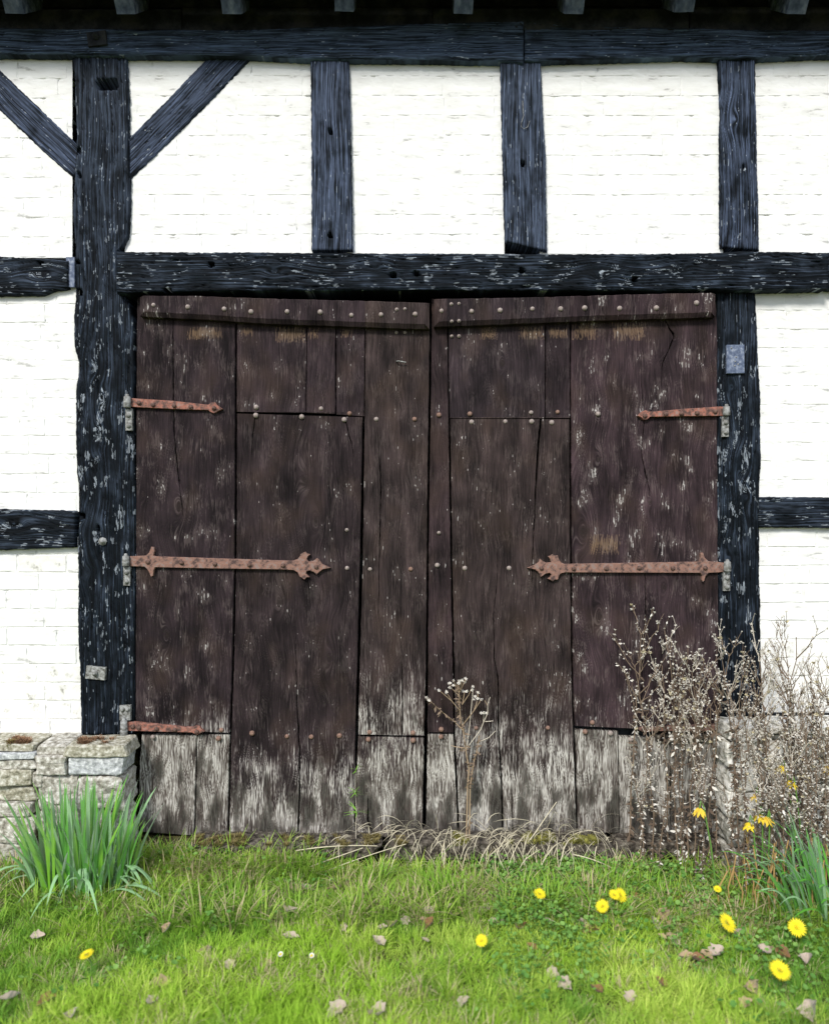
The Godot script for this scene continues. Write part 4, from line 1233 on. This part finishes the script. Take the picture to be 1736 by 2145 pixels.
func daffodils() -> void:
	var at := ground_at(176, 1868)
	var clump := thing("daffodil_clump", "dense clump of green daffodil leaves beside the left stone plinth", "daffodil", at)
	var mats := [M.daffodil, M.daffodil, M.daffodil_yellow, M.daffodil_yellow, M.daffodil, M.daffodil_pale]
	for i in 285:
		var t := rng.randf() * TAU
		var rr := sqrt(rng.randf())
		var base := Vector3(cos(t) * 0.20 * rr, -0.01, sin(t) * 0.10 * rr)
		var out := Vector3(cos(t) + rng.randf_range(-0.5, 0.5), 0, sin(t) * 0.7 + rng.randf_range(-0.5, 0.4)).normalized().rotated(Vector3.UP, rng.randf_range(-0.9, 0.9))
		var tall := rng.randf_range(0.24, 0.55) * (1.0 - 0.15 * rr)
		var st := smooth_tool()
		var droop := rng.randf_range(0.0, 0.15)
		if i > 250:
			droop = rng.randf_range(0.75, 0.95)
			out.z = absf(out.z)
			out = out.normalized()
			tall *= 0.75
		blade(st, curve_leaf(base, out, tall, rng.randf_range(-0.06, 0.10) + rr * 0.07 + (0.12 if i > 250 else 0.0), droop), Vector3(-out.z, 0, out.x).rotated(Vector3.UP, rng.randf_range(-0.9, 0.9)), rng.randf_range(0.011, 0.019), 0.3, 1.4)
		part("leaf", done(st), mats[rng.randi_range(0, 5)] if i <= 250 else M.daffodil_pale, clump)
	# the second clump, going over, with withered heads
	var at2 := ground_at(1672, 1880)
	var clump2 := thing("daffodil_clump", "daffodil clump with withered yellow heads among the dead weeds", "daffodil", at2)
	for i in 130:
		var t := rng.randf() * TAU
		var rr := sqrt(rng.randf())
		var base := Vector3(cos(t) * 0.24 * rr + 0.08, -0.01, sin(t) * 0.12 * rr + 0.14)
		var out := Vector3(cos(t) - 0.4 + rng.randf_range(-0.6, 0.6), 0, sin(t) * 0.5 + rng.randf_range(-0.3, 0.5)).normalized()
		var st := smooth_tool()
		blade(st, curve_leaf(base, out, rng.randf_range(0.22, 0.46), rng.randf_range(0.04, 0.26), rng.randf_range(0.0, 0.6)), Vector3(-out.z, 0, out.x).rotated(Vector3.UP, rng.randf_range(-0.9, 0.9)), rng.randf_range(0.010, 0.016), 0.35, 1.4)
		part("leaf", done(st), [M.daffodil, M.daffodil, M.daffodil_pale][rng.randi_range(0, 2)], clump2)
	for h in [[1636, 1604, 0.30], [1655, 1636, 0.34], [1583, 1664, 0.30], [1464, 1694, 0.36], [1568, 1724, 0.40], [1590, 1706, 0.38], [1607, 1712, 0.40], [1734, 1604, 0.35]]:
		var tip := survey(h[0], h[1], h[2]) - at2
		var st := smooth_tool()
		var foot := Vector3(clampf(tip.x + rng.randf_range(-0.02, 0.08), -0.32, 0.25), 0, rng.randf_range(-0.05, 0.05))
		tube(st, PackedVector3Array([foot, foot.lerp(tip, 0.5) + Vector3(0.01, 0.03, 0), foot.lerp(tip, 0.9) + Vector3(0.01, 0.045, 0), tip + Vector3(0.008, 0.03, -0.005), tip]), 0.0038, 0.0028, 5)
		var stem := part("flower_stem", done(st), M.stem_green, clump2)
		var fl := smooth_tool()
		for i in 9:
			var a := TAU * i / 9.0
			var out := Vector3(cos(a), -0.55, sin(a)).normalized()
			var pts := PackedVector3Array()
			for s in 5: pts.append(tip + out * 0.034 * s / 4.0 + Vector3(rng.randf_range(-0.004, 0.004), -0.012 * pow(s / 4.0, 2.0), rng.randf_range(-0.004, 0.004)))
			blade(fl, pts, Vector3(-sin(a), rng.randf_range(-0.5, 0.5), cos(a)), 0.017, rng.randf_range(-0.6, 0.6), 0.8)
		var fh := part("flower_head", done(fl), M.petal_wilt if rng.randf() < 0.5 else M.petal_deep, stem)
		fh.set_meta("label", "withered yellow daffodil head")
	var at3 := ground_at(1745, 1905)
	var clump3 := thing("daffodil_clump", "leafy green daffodil clump cut by the edge of the view", "daffodil", at3)
	for i in 48:
		var t := rng.randf() * TAU
		var rr := sqrt(rng.randf())
		var base := Vector3(cos(t) * 0.17 * rr, -0.01, sin(t) * 0.12 * rr)
		var out := Vector3(cos(t) - 0.3 + rng.randf_range(-0.6, 0.6), 0, sin(t) * 0.5 + rng.randf_range(-0.3, 0.5)).normalized()
		var st := smooth_tool()
		blade(st, curve_leaf(base, out, rng.randf_range(0.2, 0.5), rng.randf_range(0.02, 0.2), rng.randf_range(0.0, 0.5)), Vector3(-out.z, 0, out.x).rotated(Vector3.UP, rng.randf_range(-0.9, 0.9)), rng.randf_range(0.010, 0.017), 0.35, 1.4)
		part("leaf", done(st), [M.daffodil, M.daffodil, M.daffodil_pale][rng.randi_range(0, 2)], clump3)
	# cut brown stems standing in the clump
	for i in 40:
		var x := rng.randf_range(-0.36, 0.12)
		var st := smooth_tool()
		var tall := rng.randf_range(0.12, 0.26)
		var b := Vector3(x, 0, rng.randf_range(-0.06, 0.14))
		tube(st, PackedVector3Array([b, b + Vector3(rng.randf_range(-0.01, 0.01), tall * 0.5, 0), b + Vector3(rng.randf_range(-0.03, 0.03), tall, 0)]), 0.0032, 0.0026, 5)
		part("cut_stem", done(st), M.stalk_gold, clump2)


func puff(st: SurfaceTool, c: Vector3, r: float, g: RandomNumberGenerator) -> void:
	# a dry seed head: a small spiky cup
	for i in 7:
		var d := Vector3(g.randf_range(-1, 1), g.randf_range(-0.4, 1), g.randf_range(-1, 1)).normalized()
		var s := d.cross(Vector3(0.3, 0.5, 0.8)).normalized() * r * 0.55
		var u := d.cross(s).normalized() * r * 0.4
		for q in [c - s, c + s, c + d * r, c - u, c + u, c + d * r]: st.add_vertex(q)


func shrivel(st: SurfaceTool, c: Vector3, d: Vector3, l: float, g: RandomNumberGenerator) -> void:
	# a curled dead leaf
	var s := d.cross(Vector3(g.randf_range(-1, 1), g.randf_range(-1, 1), g.randf_range(-1, 1))).normalized() * l * 0.22
	var bend := Vector3(g.randf_range(-1, 1), g.randf_range(-1, 0.3), g.randf_range(-1, 1)) * l * 0.4
	var p := [c, c + d * l * 0.5 + bend * 0.4, c + d * l * 0.8 + bend]
	quad(st, p[0] - s * 0.4, p[1] - s, p[1] + s, p[0] + s * 0.4)
	for q in [p[1] - s, p[2], p[1] + s]: st.add_vertex(q)


func centre_weed() -> void:
	var w := thing("dried_weed", "tall dried weed with pale seed heads standing before the door joint", "weed", Vector3.ZERO)
	var g := RandomNumberGenerator.new()
	g.seed = 77
	var cv := func(q: Array, z: float) -> Vector3: return survey(868.0 + 0.178 * q[0], 1388.9 + 0.178 * q[1], z)
	var lines := [
		[[600, 2300], [612, 2000], [625, 1450], [640, 1250], [600, 1000], [570, 780], [540, 640], [530, 480], [520, 280], [505, 215]],
		[[650, 2300], [645, 2000], [655, 1450], [690, 1200], [740, 1000], [765, 850]],
		[[615, 1000], [650, 720], [675, 450], [690, 275]],
		[[570, 790], [470, 690], [330, 580], [210, 470], [135, 410]],
		[[560, 740], [700, 560], [785, 430]], [[700, 560], [740, 440], [745, 350]],
		[[640, 970], [780, 780], [810, 700], [860, 590], [860, 480], [890, 400]], [[860, 500], [825, 440]], [[810, 690], [815, 600]], [[830, 690], [925, 680]],
		[[780, 920], [870, 880], [950, 800]],
		[[535, 560], [440, 450], [300, 330]], [[440, 450], [375, 340]], [[530, 390], [430, 290], [415, 235]], [[525, 330], [460, 215]], [[528, 340], [560, 200]], [[535, 340], [600, 190]],
		[[560, 490], [640, 370], [670, 300]], [[565, 480], [590, 335]], [[600, 1000], [480, 985], [430, 970]]]
	var st := smooth_tool()
	var pale := smooth_tool()
	var zb := 0.10
	for i in lines.size():
		var pts := PackedVector3Array()
		var dz := g.randf_range(-0.05, 0.06) if i > 1 else 0.0
		for j in lines[i].size(): pts.append(cv.call(lines[i][j], zb + dz * j / lines[i].size()))
		tube(pale if i in [2, 6, 8, 9, 10] else st, pts, 0.0042 if i < 2 else 0.0022, 0.0014, 5)
	part("stem", done(st), M.stalk_dun, w)
	part("pale_stem", done(pale), M.stalk_pale, w)
	var bits := smooth_tool()
	for i in 210:
		var li: Array = lines[[0, 0, 1, 1, 3, 0][g.randi_range(0, 5)]]
		var s := g.randi_range(1, li.size() - 2)
		var p: Vector3 = cv.call(li[s], zb).lerp(cv.call(li[s + 1], zb), g.randf())
		shrivel(bits, p, Vector3(g.randf_range(-1, 1), g.randf_range(-1, 0.6), g.randf_range(-1, 1)).normalized(), g.randf_range(0.012, 0.03), g)
	tag(part("withered_leaves", done(bits), M.stalk, w), "", "", "", "stuff")
	for q in [[140, 410], [170, 440], [290, 325], [375, 338], [455, 210], [415, 235], [455, 262], [415, 290], [525, 215], [555, 203], [600, 185], [590, 225], [520, 240], [575, 333], [612, 333], [690, 275], [680, 320], [745, 345], [712, 395], [740, 420], [690, 425], [790, 430], [780, 590], [815, 590], [845, 590]]:
		var hd := smooth_tool()
		puff(hd, cv.call(q, zb + g.randf_range(-0.02, 0.04)), 0.0105, g)
		part("seed_head", done(hd), M.husk, w)


func weed_variant(sd: int, tall: float) -> Node3D:
	var g := RandomNumberGenerator.new()
	g.seed = sd
	var root := Node3D.new()
	var st := smooth_tool()
	var husk := smooth_tool()
	var dark := smooth_tool()
	var fl := smooth_tool()
	var lean := Vector3(g.randf_range(-0.12, 0.12), 0, g.randf_range(-0.05, 0.08))
	var main := PackedVector3Array()
	for i in 12:
		var s := i / 11.0
		main.append(Vector3(0, tall * s, 0) + lean * tall * s * s + Vector3(g.randf_range(-1, 1), 0, g.randf_range(-1, 1)) * 0.006)
	tube(st, main, 0.0032, 0.0013, 5)
	var pale := smooth_tool()
	for b in 9:
		var k := g.randi_range(6, 11)
		var p: Vector3 = main[k]
		var t := g.randf() * TAU
		var l := tall * g.randf_range(0.12, 0.3) * (1.25 - k / 14.0)
		var d := Vector3(cos(t), g.randf_range(0.7, 1.7), sin(t) * 0.5).normalized()
		var pts := PackedVector3Array()
		for i in 7:
			var s := i / 6.0
			pts.append(p + d * l * s + Vector3(0, 0.05 * s * s * l / 0.2, 0) + Vector3(g.randf_range(-1, 1), 0, g.randf_range(-1, 1)) * 0.004)
		tube(pale, pts, 0.0019, 0.001, 4)
		# twigs off the branch, each with its own dry cup
		for i in 6:
			var q: Vector3 = pts[g.randi_range(2, 6)]
			var e := (d + Vector3(g.randf_range(-1, 1), g.randf_range(0, 1), g.randf_range(-0.7, 0.7))).normalized() * g.randf_range(0.02, 0.05)
			tube(pale, PackedVector3Array([q, q + e * 0.6 + Vector3(0, 0.002, 0), q + e]), 0.0010, 0.0007, 3)
			if g.randf() < 0.75: puff(husk, q + e, g.randf_range(0.004, 0.0068), g)
			shrivel(husk, q + e * g.randf(), Vector3(g.randf_range(-1, 1), g.randf_range(-1, 1), g.randf_range(-1, 1)).normalized(), g.randf_range(0.007, 0.014), g)
		if g.randf() < 0.3: puff(fl, pts[6], 0.0105, g)
		else: puff(husk, pts[6], 0.0065, g)
	for i in 170:
		var s := pow(g.randf(), 1.1)
		var k := mini(int(s * 9.0), 10)
		var p: Vector3 = main[k].lerp(main[k + 1], g.randf())
		shrivel(husk if g.randf() < 0.25 else dark, p, Vector3(g.randf_range(-1, 1), g.randf_range(-1, 0.5), g.randf_range(-1, 1)).normalized(), g.randf_range(0.01, 0.028), g)
	part("branch", done(pale), M.stalk_pale if sd % 3 == 0 else M.stalk, root)
	part("stem", done(st), M.stalk, root)
	tag(part("withered_leaves", done(dark), M.husk_brown, root), "", "", "", "stuff")
	tag(part("seed_husks", done(husk), M.husk, root), "", "", "", "stuff")
	tag(part("seed_fluff", done(fl), M.fluff, root), "", "", "", "stuff")
	return root


func dead_weeds() -> void:
	var kinds := []
	for i in 7: kinds.append(weed_variant(500 + i, 0.8))
	# foot x, foot y on the ground, height of the tip
	var spots := [[1318, 1806, 1330], [1340, 1812, 1500], [1368, 1818, 1400], [1385, 1826, 1310], [1398, 1808, 1380], [1415, 1822, 1345], [1432, 1814, 1440], [1450, 1830, 1420], [1468, 1812, 1400], [1484, 1826, 1370], [1500, 1816, 1450], [1410, 1850, 1560], [1470, 1856, 1600], [1430, 1838, 1500],
		[1530, 1836, 1420], [1548, 1842, 1390], [1565, 1848, 1460], [1590, 1846, 1430], [1612, 1850, 1380], [1632, 1846, 1330], [1650, 1852, 1450], [1672, 1846, 1360], [1692, 1854, 1480], [1712, 1848, 1420], [1730, 1856, 1500], [1600, 1870, 1560], [1640, 1885, 1600], [1690, 1890, 1610], [1725, 1885, 1560], [1350, 1826, 1620], [1380, 1838, 1640], [1500, 1846, 1600], [1455, 1843, 1520], [1540, 1870, 1640], [1580, 1860, 1580], [1620, 1862, 1520], [1660, 1868, 1540], [1705, 1866, 1510], [1736, 1870, 1470], [1405, 1816, 1470], [1440, 1820, 1390], [1476, 1834, 1480], [1555, 1856, 1500], [1575, 1872, 1600], [1605, 1880, 1640], [1622, 1872, 1570], [1648, 1878, 1620], [1668, 1884, 1660], [1682, 1874, 1560], [1698, 1880, 1600], [1716, 1876, 1640], [1730, 1890, 1680], [1560, 1882, 1690], [1655, 1862, 1490], [1685, 1860, 1450], [1720, 1862, 1400], [1585, 1856, 1470]]
	for i in spots.size():
		var s: Array = spots[i]
		if s[0] < 1505 and i % 4 == 3: continue
		var foot := ground_at(s[0], s[1])
		var tip := survey(s[0], s[2], foot.z)
		var w: Node3D = kinds[i % 7].duplicate()
		w.name = numbered("dead_weed")
		add_child(w)
		w.position = foot
		var k := (tip.y - foot.y) / 0.8
		w.scale = Vector3(maxf(k, 0.85), k, maxf(k, 0.85))
		w.rotation.y = rng.randf() * TAU
		var where := "in front of the right door leaf"
		if s[0] > 1505: where = "in front of the right post"
		if s[0] > 1585: where = "before the white brick panel and stone plinth"
		if s[1] > 1860: where = "beside the withered daffodils"
		var size := "tall" if s[2] < 1400 else ("middling" if s[2] < 1500 else "low")
		tag(w, "%s dead weed stalk %s" % [size, where], "weed", "dead weeds " + where)
	for kd in kinds: kd.free()
	count_along("dead_weed")


func head_mesh(r: float, sd: int) -> ArrayMesh:
	var g := RandomNumberGenerator.new()
	g.seed = sd
	var st := smooth_tool()
	for ring in 5:
		var n: int = [30, 24, 16, 10, 7][ring]
		var rr: float = r * [1.0, 0.78, 0.58, 0.42, 0.34][ring]
		var up: float = [0.12, 0.32, 0.6, 1.2, 3.0][ring]
		for i in n:
			var a := TAU * (i + g.randf() * 0.5) / n
			var out := Vector3(cos(a), up, sin(a)).normalized()
			var pts := PackedVector3Array()
			for s in 4: pts.append(Vector3(0, -0.002, 0) + out * rr * g.randf_range(0.95, 1.05) * s / 3.0)
			blade(st, pts, Vector3(-sin(a), 0, cos(a)), r * 0.17, 0.3, 2.6)
	return done(st)


func dandelions() -> void:
	var heads := []
	for i in 3: heads.append(head_mesh(0.026, 900 + i))
	var core := turned([[0.0001, -0.008], [0.008, -0.007], [0.011, 0.0], [0.006, 0.003]], 8)
	# x, y of the flower, scale, tip towards the viewer, label
	var list := [[1130, 1872, 0.80, 0.5, "yellow dandelion beside the dry straw tuft near the threshold"], [1286, 1874, 0.72, 0.7, "yellow dandelion, hinder of the touching pair"], [1299, 1875, 0.92, 0.8, "yellow dandelion, fuller of the touching pair"], [1261, 1898, 0.86, 0.9, "yellow dandelion just below the touching pair"],
		[1523, 1933, 1.12, 1.15, "large round yellow dandelion facing the viewer below the dead weeds"], [1668, 1943, 1.02, 1.1, "yellow dandelion in front of the daffodil leaves at the edge of the view"], [1633, 2032, 1.08, 1.0, "yellow dandelion nearest the viewer at the lower right"], [1008, 1970, 0.72, 0.9, "yellow dandelion alone in the middle of the lawn"],
		[1502, 1862, 0.50, 0.6, "smallest yellow dandelion, at the foot of the dead weeds"], [182, 1999, 0.78, 0.3, "tilted yellow dandelion in front of the green daffodil clump"]]
	var i := 0
	for d in list:
		var stem_h := 0.085 if d[0] != 1286 else 0.1
		var foot := Vector3.ZERO
		var depth: float = (EYE - stem_h) * DIST / (UNIT * (d[1] - 1072.5))
		var head := Vector3((d[0] - 868.0) * UNIT * depth / DIST, stem_h, DIST - depth)
		foot = Vector3(head.x + rng.randf_range(-0.015, 0.015), ground_height(head.x, head.z) - 0.005, head.z - 0.02)
		var t := thing("dandelion", d[4], "dandelion", foot, "dandelions in the grass")
		var st := smooth_tool()
		var h := head - foot
		tube(st, PackedVector3Array([Vector3.ZERO, Vector3(0, h.y * 0.6, 0), h - Vector3(0, 0.006, 0.004)]), 0.0024, 0.002, 6)
		part("stem", done(st), M.stem_green, t)
		var f := part("flower_head", heads[i % 3], M.petal, t, h)
		f.rotation = Vector3(d[3] * rng.randf_range(0.6, 1.05), 0.0, rng.randf_range(-0.45, 0.45))
		f.scale = Vector3.ONE * d[2] * 1.25
		var c := part("bracts", core, M.stem_green, f)
		c.rotation.x = -PI / 2
		for k in 6:
			var lf := smooth_tool()
			var a := TAU * k / 6.0 + rng.randf()
			var out := Vector3(cos(a), 0, sin(a))
			blade(lf, curve_leaf(Vector3.ZERO, out, 0.05, rng.randf_range(0.06, 0.12), 0.7, 7), Vector3(-out.z, 0, out.x), 0.022, 0.2, 1.0)
			part("leaf", done(lf), M.stem_green, t)
		i += 1
	var petals := turned([[0.0001, 0.004], [0.004, 0.003], [0.0045, 0.0], [0.0001, -0.002]], 8)
	for d in [[588, 1999, "white daisy, nearer the daffodil clump of the pair on the lawn"], [653, 2002, "white daisy, farther from the daffodil clump of the pair on the lawn"]]:
		var depth: float = (EYE - 0.05) * DIST / (UNIT * (d[1] - 1072.5))
		var head := Vector3((d[0] - 868.0) * UNIT * depth / DIST, 0.05, DIST - depth)
		var t := thing("daisy", d[2], "daisy", Vector3(head.x, 0, head.z), "daisies on the lawn")
		var st := smooth_tool()
		tube(st, PackedVector3Array([Vector3(0, -0.01, 0), Vector3(0, 0.048, 0)]), 0.0014, 0.0012, 5)
		part("stem", done(st), M.stem_green, t)
		var f := smooth_tool()
		for k in 18:
			var a := TAU * k / 18.0
			var out := Vector3(cos(a), 0.7, sin(a)).normalized()
			blade(f, PackedVector3Array([Vector3.ZERO, out * 0.006, out * 0.012]), Vector3(-sin(a), 0, cos(a)), 0.005, 0.1, 2.4)
		var fh := part("petals", done(f), M.white_petal, t, Vector3(0, 0.048, 0))
		fh.rotation.x = 0.6
		fh.set_meta("label", "ring of white petals")
		var c := part("eye", petals, M.petal_deep, t, Vector3(0, 0.052, 0.003))
		c.rotation.x = -0.9


func count_along(called: String) -> void:
	# things alike in look and place are told apart by counting from the left
	var rows := {}
	for c in get_children():
		if str(c.name).begins_with(called):
			var l: String = c.get_meta("label")
			if not rows.has(l): rows[l] = []
			rows[l].append(c)
	var nth := ["first", "second", "third", "fourth", "fifth", "sixth", "seventh", "eighth", "ninth", "tenth", "eleventh", "twelfth", "thirteenth", "fourteenth", "fifteenth", "sixteenth", "seventeenth", "eighteenth", "nineteenth", "twentieth", "twenty-first", "twenty-second", "twenty-third", "twenty-fourth", "twenty-fifth", "twenty-sixth"]
	for l in rows:
		var row: Array = rows[l]
		if row.size() < 2: continue
		row.sort_custom(func(a, b): return a.position.x / (DIST - a.position.z) < b.position.x / (DIST - b.position.z))
		for i in row.size(): row[i].set_meta("label", "%s, %s from the left" % [l, nth[mini(i, 25)]])


func dry_tufts() -> void:
	var spots := [[790, 1795, 0.15, 0.9, "wispy dry straw tuft by the crack in the left leaf"], [905, 1800, 0.17, 1.1, "pale dry straw tuft under the meeting of the two leaves"], [985, 1812, 0.18, 0.9, "dry straw tuft at the foot of the tall dried weed"], [1085, 1806, 0.17, 1.15, "thick arching dry straw tuft on the threshold"], [1160, 1806, 0.17, 1.25, "largest pale straw tuft spilling over the threshold"], [1225, 1804, 0.16, 1.0, "straw tuft on the threshold next to the dead weeds"], [1040, 1804, 0.16, 1.0, "straw tuft on the threshold right of the tall dried weed"], [690, 1812, 0.2, 0.7, "thin straw at the threshold below the goosegrass"], [560, 1824, 0.2, 0.6, "thin straw wisps nearest the daffodil clump"], [860, 1830, 0.25, 0.7, "flattened straw lying in front of the threshold"], [1120, 1840, 0.28, 0.75, "flattened straw lying behind the lone middle dandelion"]]
	for s in spots:
		var at := ground_at(s[0], s[1])
		var t := thing("straw_tuft", s[4], "dry grass", at, "dry straw tufts along the threshold")
		for b in int(58 * s[3]):
			var a := rng.randf() * TAU
			var out := Vector3(cos(a), 0, absf(sin(a)) * 0.8 + 0.05).normalized()
			var st := smooth_tool()
			var low: bool = s[1] > 1815
			var base := Vector3(rng.randf_range(-0.14, 0.14), 0.02 if low else rng.randf_range(0.04, 0.12), rng.randf_range(-0.07, 0.02))
			out = out.rotated(Vector3.UP, rng.randf_range(-1.2, 1.2))
			if out.z < -0.2: out.z *= -1.0
			var pts := PackedVector3Array([base])
			var d := (out * rng.randf_range(0.5, 1.4) + Vector3(0, rng.randf_range(0.1, 1.3) * (0.3 if low else 1.0), 0)).normalized()
			var len: float = rng.randf_range(0.06, 0.26) * s[3]
			for i in 9:
				var p: Vector3 = pts[-1] + d * len / 9.0
				p.y = maxf(p.y, 0.012 + 0.01 * rng.randf())
				pts.append(p)
				d = (d + Vector3(rng.randf_range(-0.16, 0.16), rng.randf_range(-0.36, 0.0), rng.randf_range(-0.08, 0.16))).normalized()
			blade(st, pts, Vector3(-out.z, 0.3, out.x), rng.randf_range(0.0022, 0.0048), 0.2, 1.2)
			part("straw", done(st), M.straw, t)
	# long loose stems lying against the wall
	for q in [[[590, 1838], [690, 1800], [760, 1776], "loose straw stem slanting up to the threshold below the goosegrass"], [[560, 1880], [700, 1810], [850, 1768], "longest loose straw stem, reaching from the grass to the door joint"], [[1110, 1760], [1140, 1715], [1165, 1680], "pale dry stem leaning up against the right door leaf"], [[1200, 1790], [1255, 1800], [1300, 1830], "loose straw stem sagging off the threshold by the dead weeds"], [[620, 1782], [700, 1768], [790, 1772], "loose straw stem lying level along the threshold"]]:
		var st := smooth_tool()
		var pts := PackedVector3Array()
		for n in 3: pts.append(survey(q[n][0], q[n][1], 0.24 - (1838 - q[n][1]) * 0.0012))
		var mid := PackedVector3Array()
		for i in 9:
			var u := i / 8.0
			mid.append(pts[0] * (1 - u) * (1 - u) + pts[1] * 2 * u * (1 - u) + pts[2] * u * u)
		tube(st, mid, 0.0028, 0.0016, 5)
		var o := part("dry_stem", done(st), M.straw, self)
		tag(o, q[3], "dry stem", "loose dry stems at the threshold")


func leaf_mesh(sd: int) -> ArrayMesh:
	# a curled oak-like dead leaf about 6 cm long
	var g := RandomNumberGenerator.new()
	g.seed = sd
	var st := smooth_tool()
	var rows := []
	var curl := g.randf_range(0.7, 1.7)
	for i in 9:
		var s := i / 8.0
		var w := 0.019 * sin(PI * pow(s, 0.8)) * (1.0 + 0.32 * sin(s * 20.0 + sd)) + 0.0008
		var r := []
		for j in 5:
			var u := j / 2.0 - 1.0
			r.append(Vector3((s - 0.5) * 0.062, 0.012 * curl * u * u * sin(PI * s) + 0.012 * curl * pow(s - 0.5, 2.0) * 2.0 + g.randf_range(-0.002, 0.002), u * w))
		rows.append(r)
	for i in 8:
		for j in 4: quad(st, rows[i][j], rows[i + 1][j], rows[i + 1][j + 1], rows[i][j + 1])
	return done(st)


func fallen_leaves() -> void:
	var shapes := []
	for i in 5: shapes.append(leaf_mesh(700 + i))
	var spots := [[100, 2080, 1, 1.5], [20, 2075, 2, 1.2], [735, 1790, 2, 1.3], [830, 1870, 1, 1.1], [778, 1890, 1, 1.2], [610, 1955, 2, 1.2], [790, 1965, 2, 1.1], [935, 1815, 1, 1.3], [965, 1840, 1, 1.3], [1050, 1790, 1, 1.0], [1370, 1925, 2, 1.4], [1395, 1912, 0, 1.4], [1240, 1940, 1, 1.3], [1220, 1925, 2, 1.1], [1460, 2000, 1, 1.3], [1480, 1990, 0, 1.3], [1500, 1985, 2, 1.3], [1440, 1995, 0, 1.2], [1600, 1980, 2, 1.3], [1380, 2050, 1, 1.0], [970, 2090, 2, 1.1], [790, 2115, 2, 1.6], [705, 2110, 2, 1.2], [1185, 2055, 2, 1.2], [1250, 2065, 1, 1.1], [1160, 2030, 2, 1.1], [350, 1935, 0, 1.0], [610, 1900, 2, 0.9], [495, 1870, 0, 1.2], [545, 1858, 2, 1.1], [700, 1850, 0, 1.1], [640, 1845, 2, 1.0], [895, 1900, 2, 1.1], [950, 1905, 0, 1.1], [1010, 1895, 2, 0.9], [1040, 1920, 2, 1.2], [1085, 1935, 0, 1.1], [1120, 1915, 2, 1.0], [1150, 1925, 2, 1.1], [1700, 2110, 2, 1.4], [1560, 2090, 0, 1.1], [1320, 2080, 2, 1.0], [430, 1985, 0, 1.0], [340, 2050, 0, 1.1], [150, 2120, 2, 1.1], [480, 2020, 2, 0.9], [80, 1950, 2, 1.0], [320, 2090, 2, 0.9], [560, 2010, 0, 1.0], [1580, 2060, 0, 1.2], [1640, 1985, 1, 1.3], [1690, 2000, 2, 1.2], [1290, 1850, 0, 1.3], [1320, 1880, 0, 1.2], [870, 1860, 2, 0.9], [1180, 1880, 0, 1.0], [820, 1930, 0, 1.1], [720, 1935, 2, 0.8]]
	for i in 44:
		spots.append([rng.randf_range(760, 1700), rng.randf_range(1822, 1985), [0, 0, 1, 2][rng.randi_range(0, 3)], rng.randf_range(0.7, 1.2)])
	for i in spots.size():
		var s: Array = spots[i]
		var g := ground_at(s[0], s[1] + 26.0)
		var o := part("fallen_leaf", shapes[i % 5], [M.leaf_tan, M.leaf_brown, M.leaf_pink][s[2]], self, Vector3(g.x, 0.030 + ground_height(g.x, g.z), g.z))
		o.rotation = Vector3(rng.randf_range(-0.2, 0.7), rng.randf() * TAU, rng.randf_range(-0.4, 0.4))
		o.scale = Vector3.ONE * s[3] * rng.randf_range(0.65, 1.0)
		var tone: String = ["tan", "russet brown", "pale pinkish"][s[2]]
		var where := "on the open lawn" if s[1] > 1950 else ("among the weeds near the threshold" if s[0] < 1200 else "in the rough grass below the dead weeds")
		tag(o, "%s dead leaf %s" % [tone, where], "leaf", "%s fallen leaves %s" % [tone, where])


func moss() -> void:
	count_along("fallen_leaf")
	var meshes := []
	for i in 3: meshes.append(tuft_mesh(1500 + i, 22, 0.016, 0.012, 1.0, 0.003))
	var places := []
	for q in [[170, 235, 1552, 0.10, 0.17, 0, 600], [20, 70, 1554, 0.09, 0.16, 0, 260], [0, 30, 1553, 0.10, 0.17, 1, 50], [400, 860, 1770, 0.06, 0.16, 2, 500], [950, 1250, 1764, 0.05, 0.14, 1, 450], [1640, 1780, 1521, 0.06, 0.15, 1, 160]]:
		for i in q[6]:
			var z := rng.randf_range(q[3], q[4])
			var mx := rng.randf_range(q[0], q[1])
			if n_patch.get_noise_2d(mx * 1.2, z * 160.0) < (0.06 if q[2] > 1600 else -0.12): continue
			var p := survey(mx, 0, z)
			p.y = 0.545 if q[2] < 1600 else 0.108
			if q[2] == 1521: p.y = 0.60
			var c: Color = [Color(0.22, 0.13, 0.075), Color(0.22, 0.21, 0.05), Color(0.16, 0.13, 0.05)][q[5]] * rng.randf_range(0.6, 1.5)
			var s := rng.randf_range(0.6, 1.3)
			places.append([Transform3D(Basis(Vector3.UP, rng.randf() * TAU).scaled(Vector3(s, s, s)), p + Vector3(0, rng.randf_range(-0.008, 0.004), 0)), c])
	scatter("moss", meshes, M.moss, places, "brown and olive moss on the plinth ledge and threshold", "moss")


func goosegrass() -> void:
	var t := thing("goosegrass", "thin green whorled weed climbing the joint of the left leaf", "weed", survey(746, 1772, 0.09))
	var st := smooth_tool()
	var pts := PackedVector3Array()
	for q in [[746, 1772], [745, 1735], [747, 1700], [744, 1660], [745, 1615]]: pts.append(survey(q[0], q[1], 0.07) - t.position)
	tube(st, pts, 0.002, 0.001, 5)
	part("stem", done(st), M.stalk_pale, t)
	for w in [[2, 0.075, 9], [3, 0.05, 8], [4, 0.035, 6]]:
		for i in w[2]:
			var a := rng.randf() * TAU
			var out := Vector3(cos(a), 0, sin(a) * 0.6)
			var lf := smooth_tool()
			blade(lf, curve_leaf(pts[w[0]], out.normalized(), rng.randf_range(-0.02, 0.04), w[1] * rng.randf_range(0.6, 1.1), 0.3, 6), Vector3(-out.z, 0.2, out.x), 0.004, 0.2, 1.0)
			part("leaf", done(lf), M.daffodil_yellow, t)
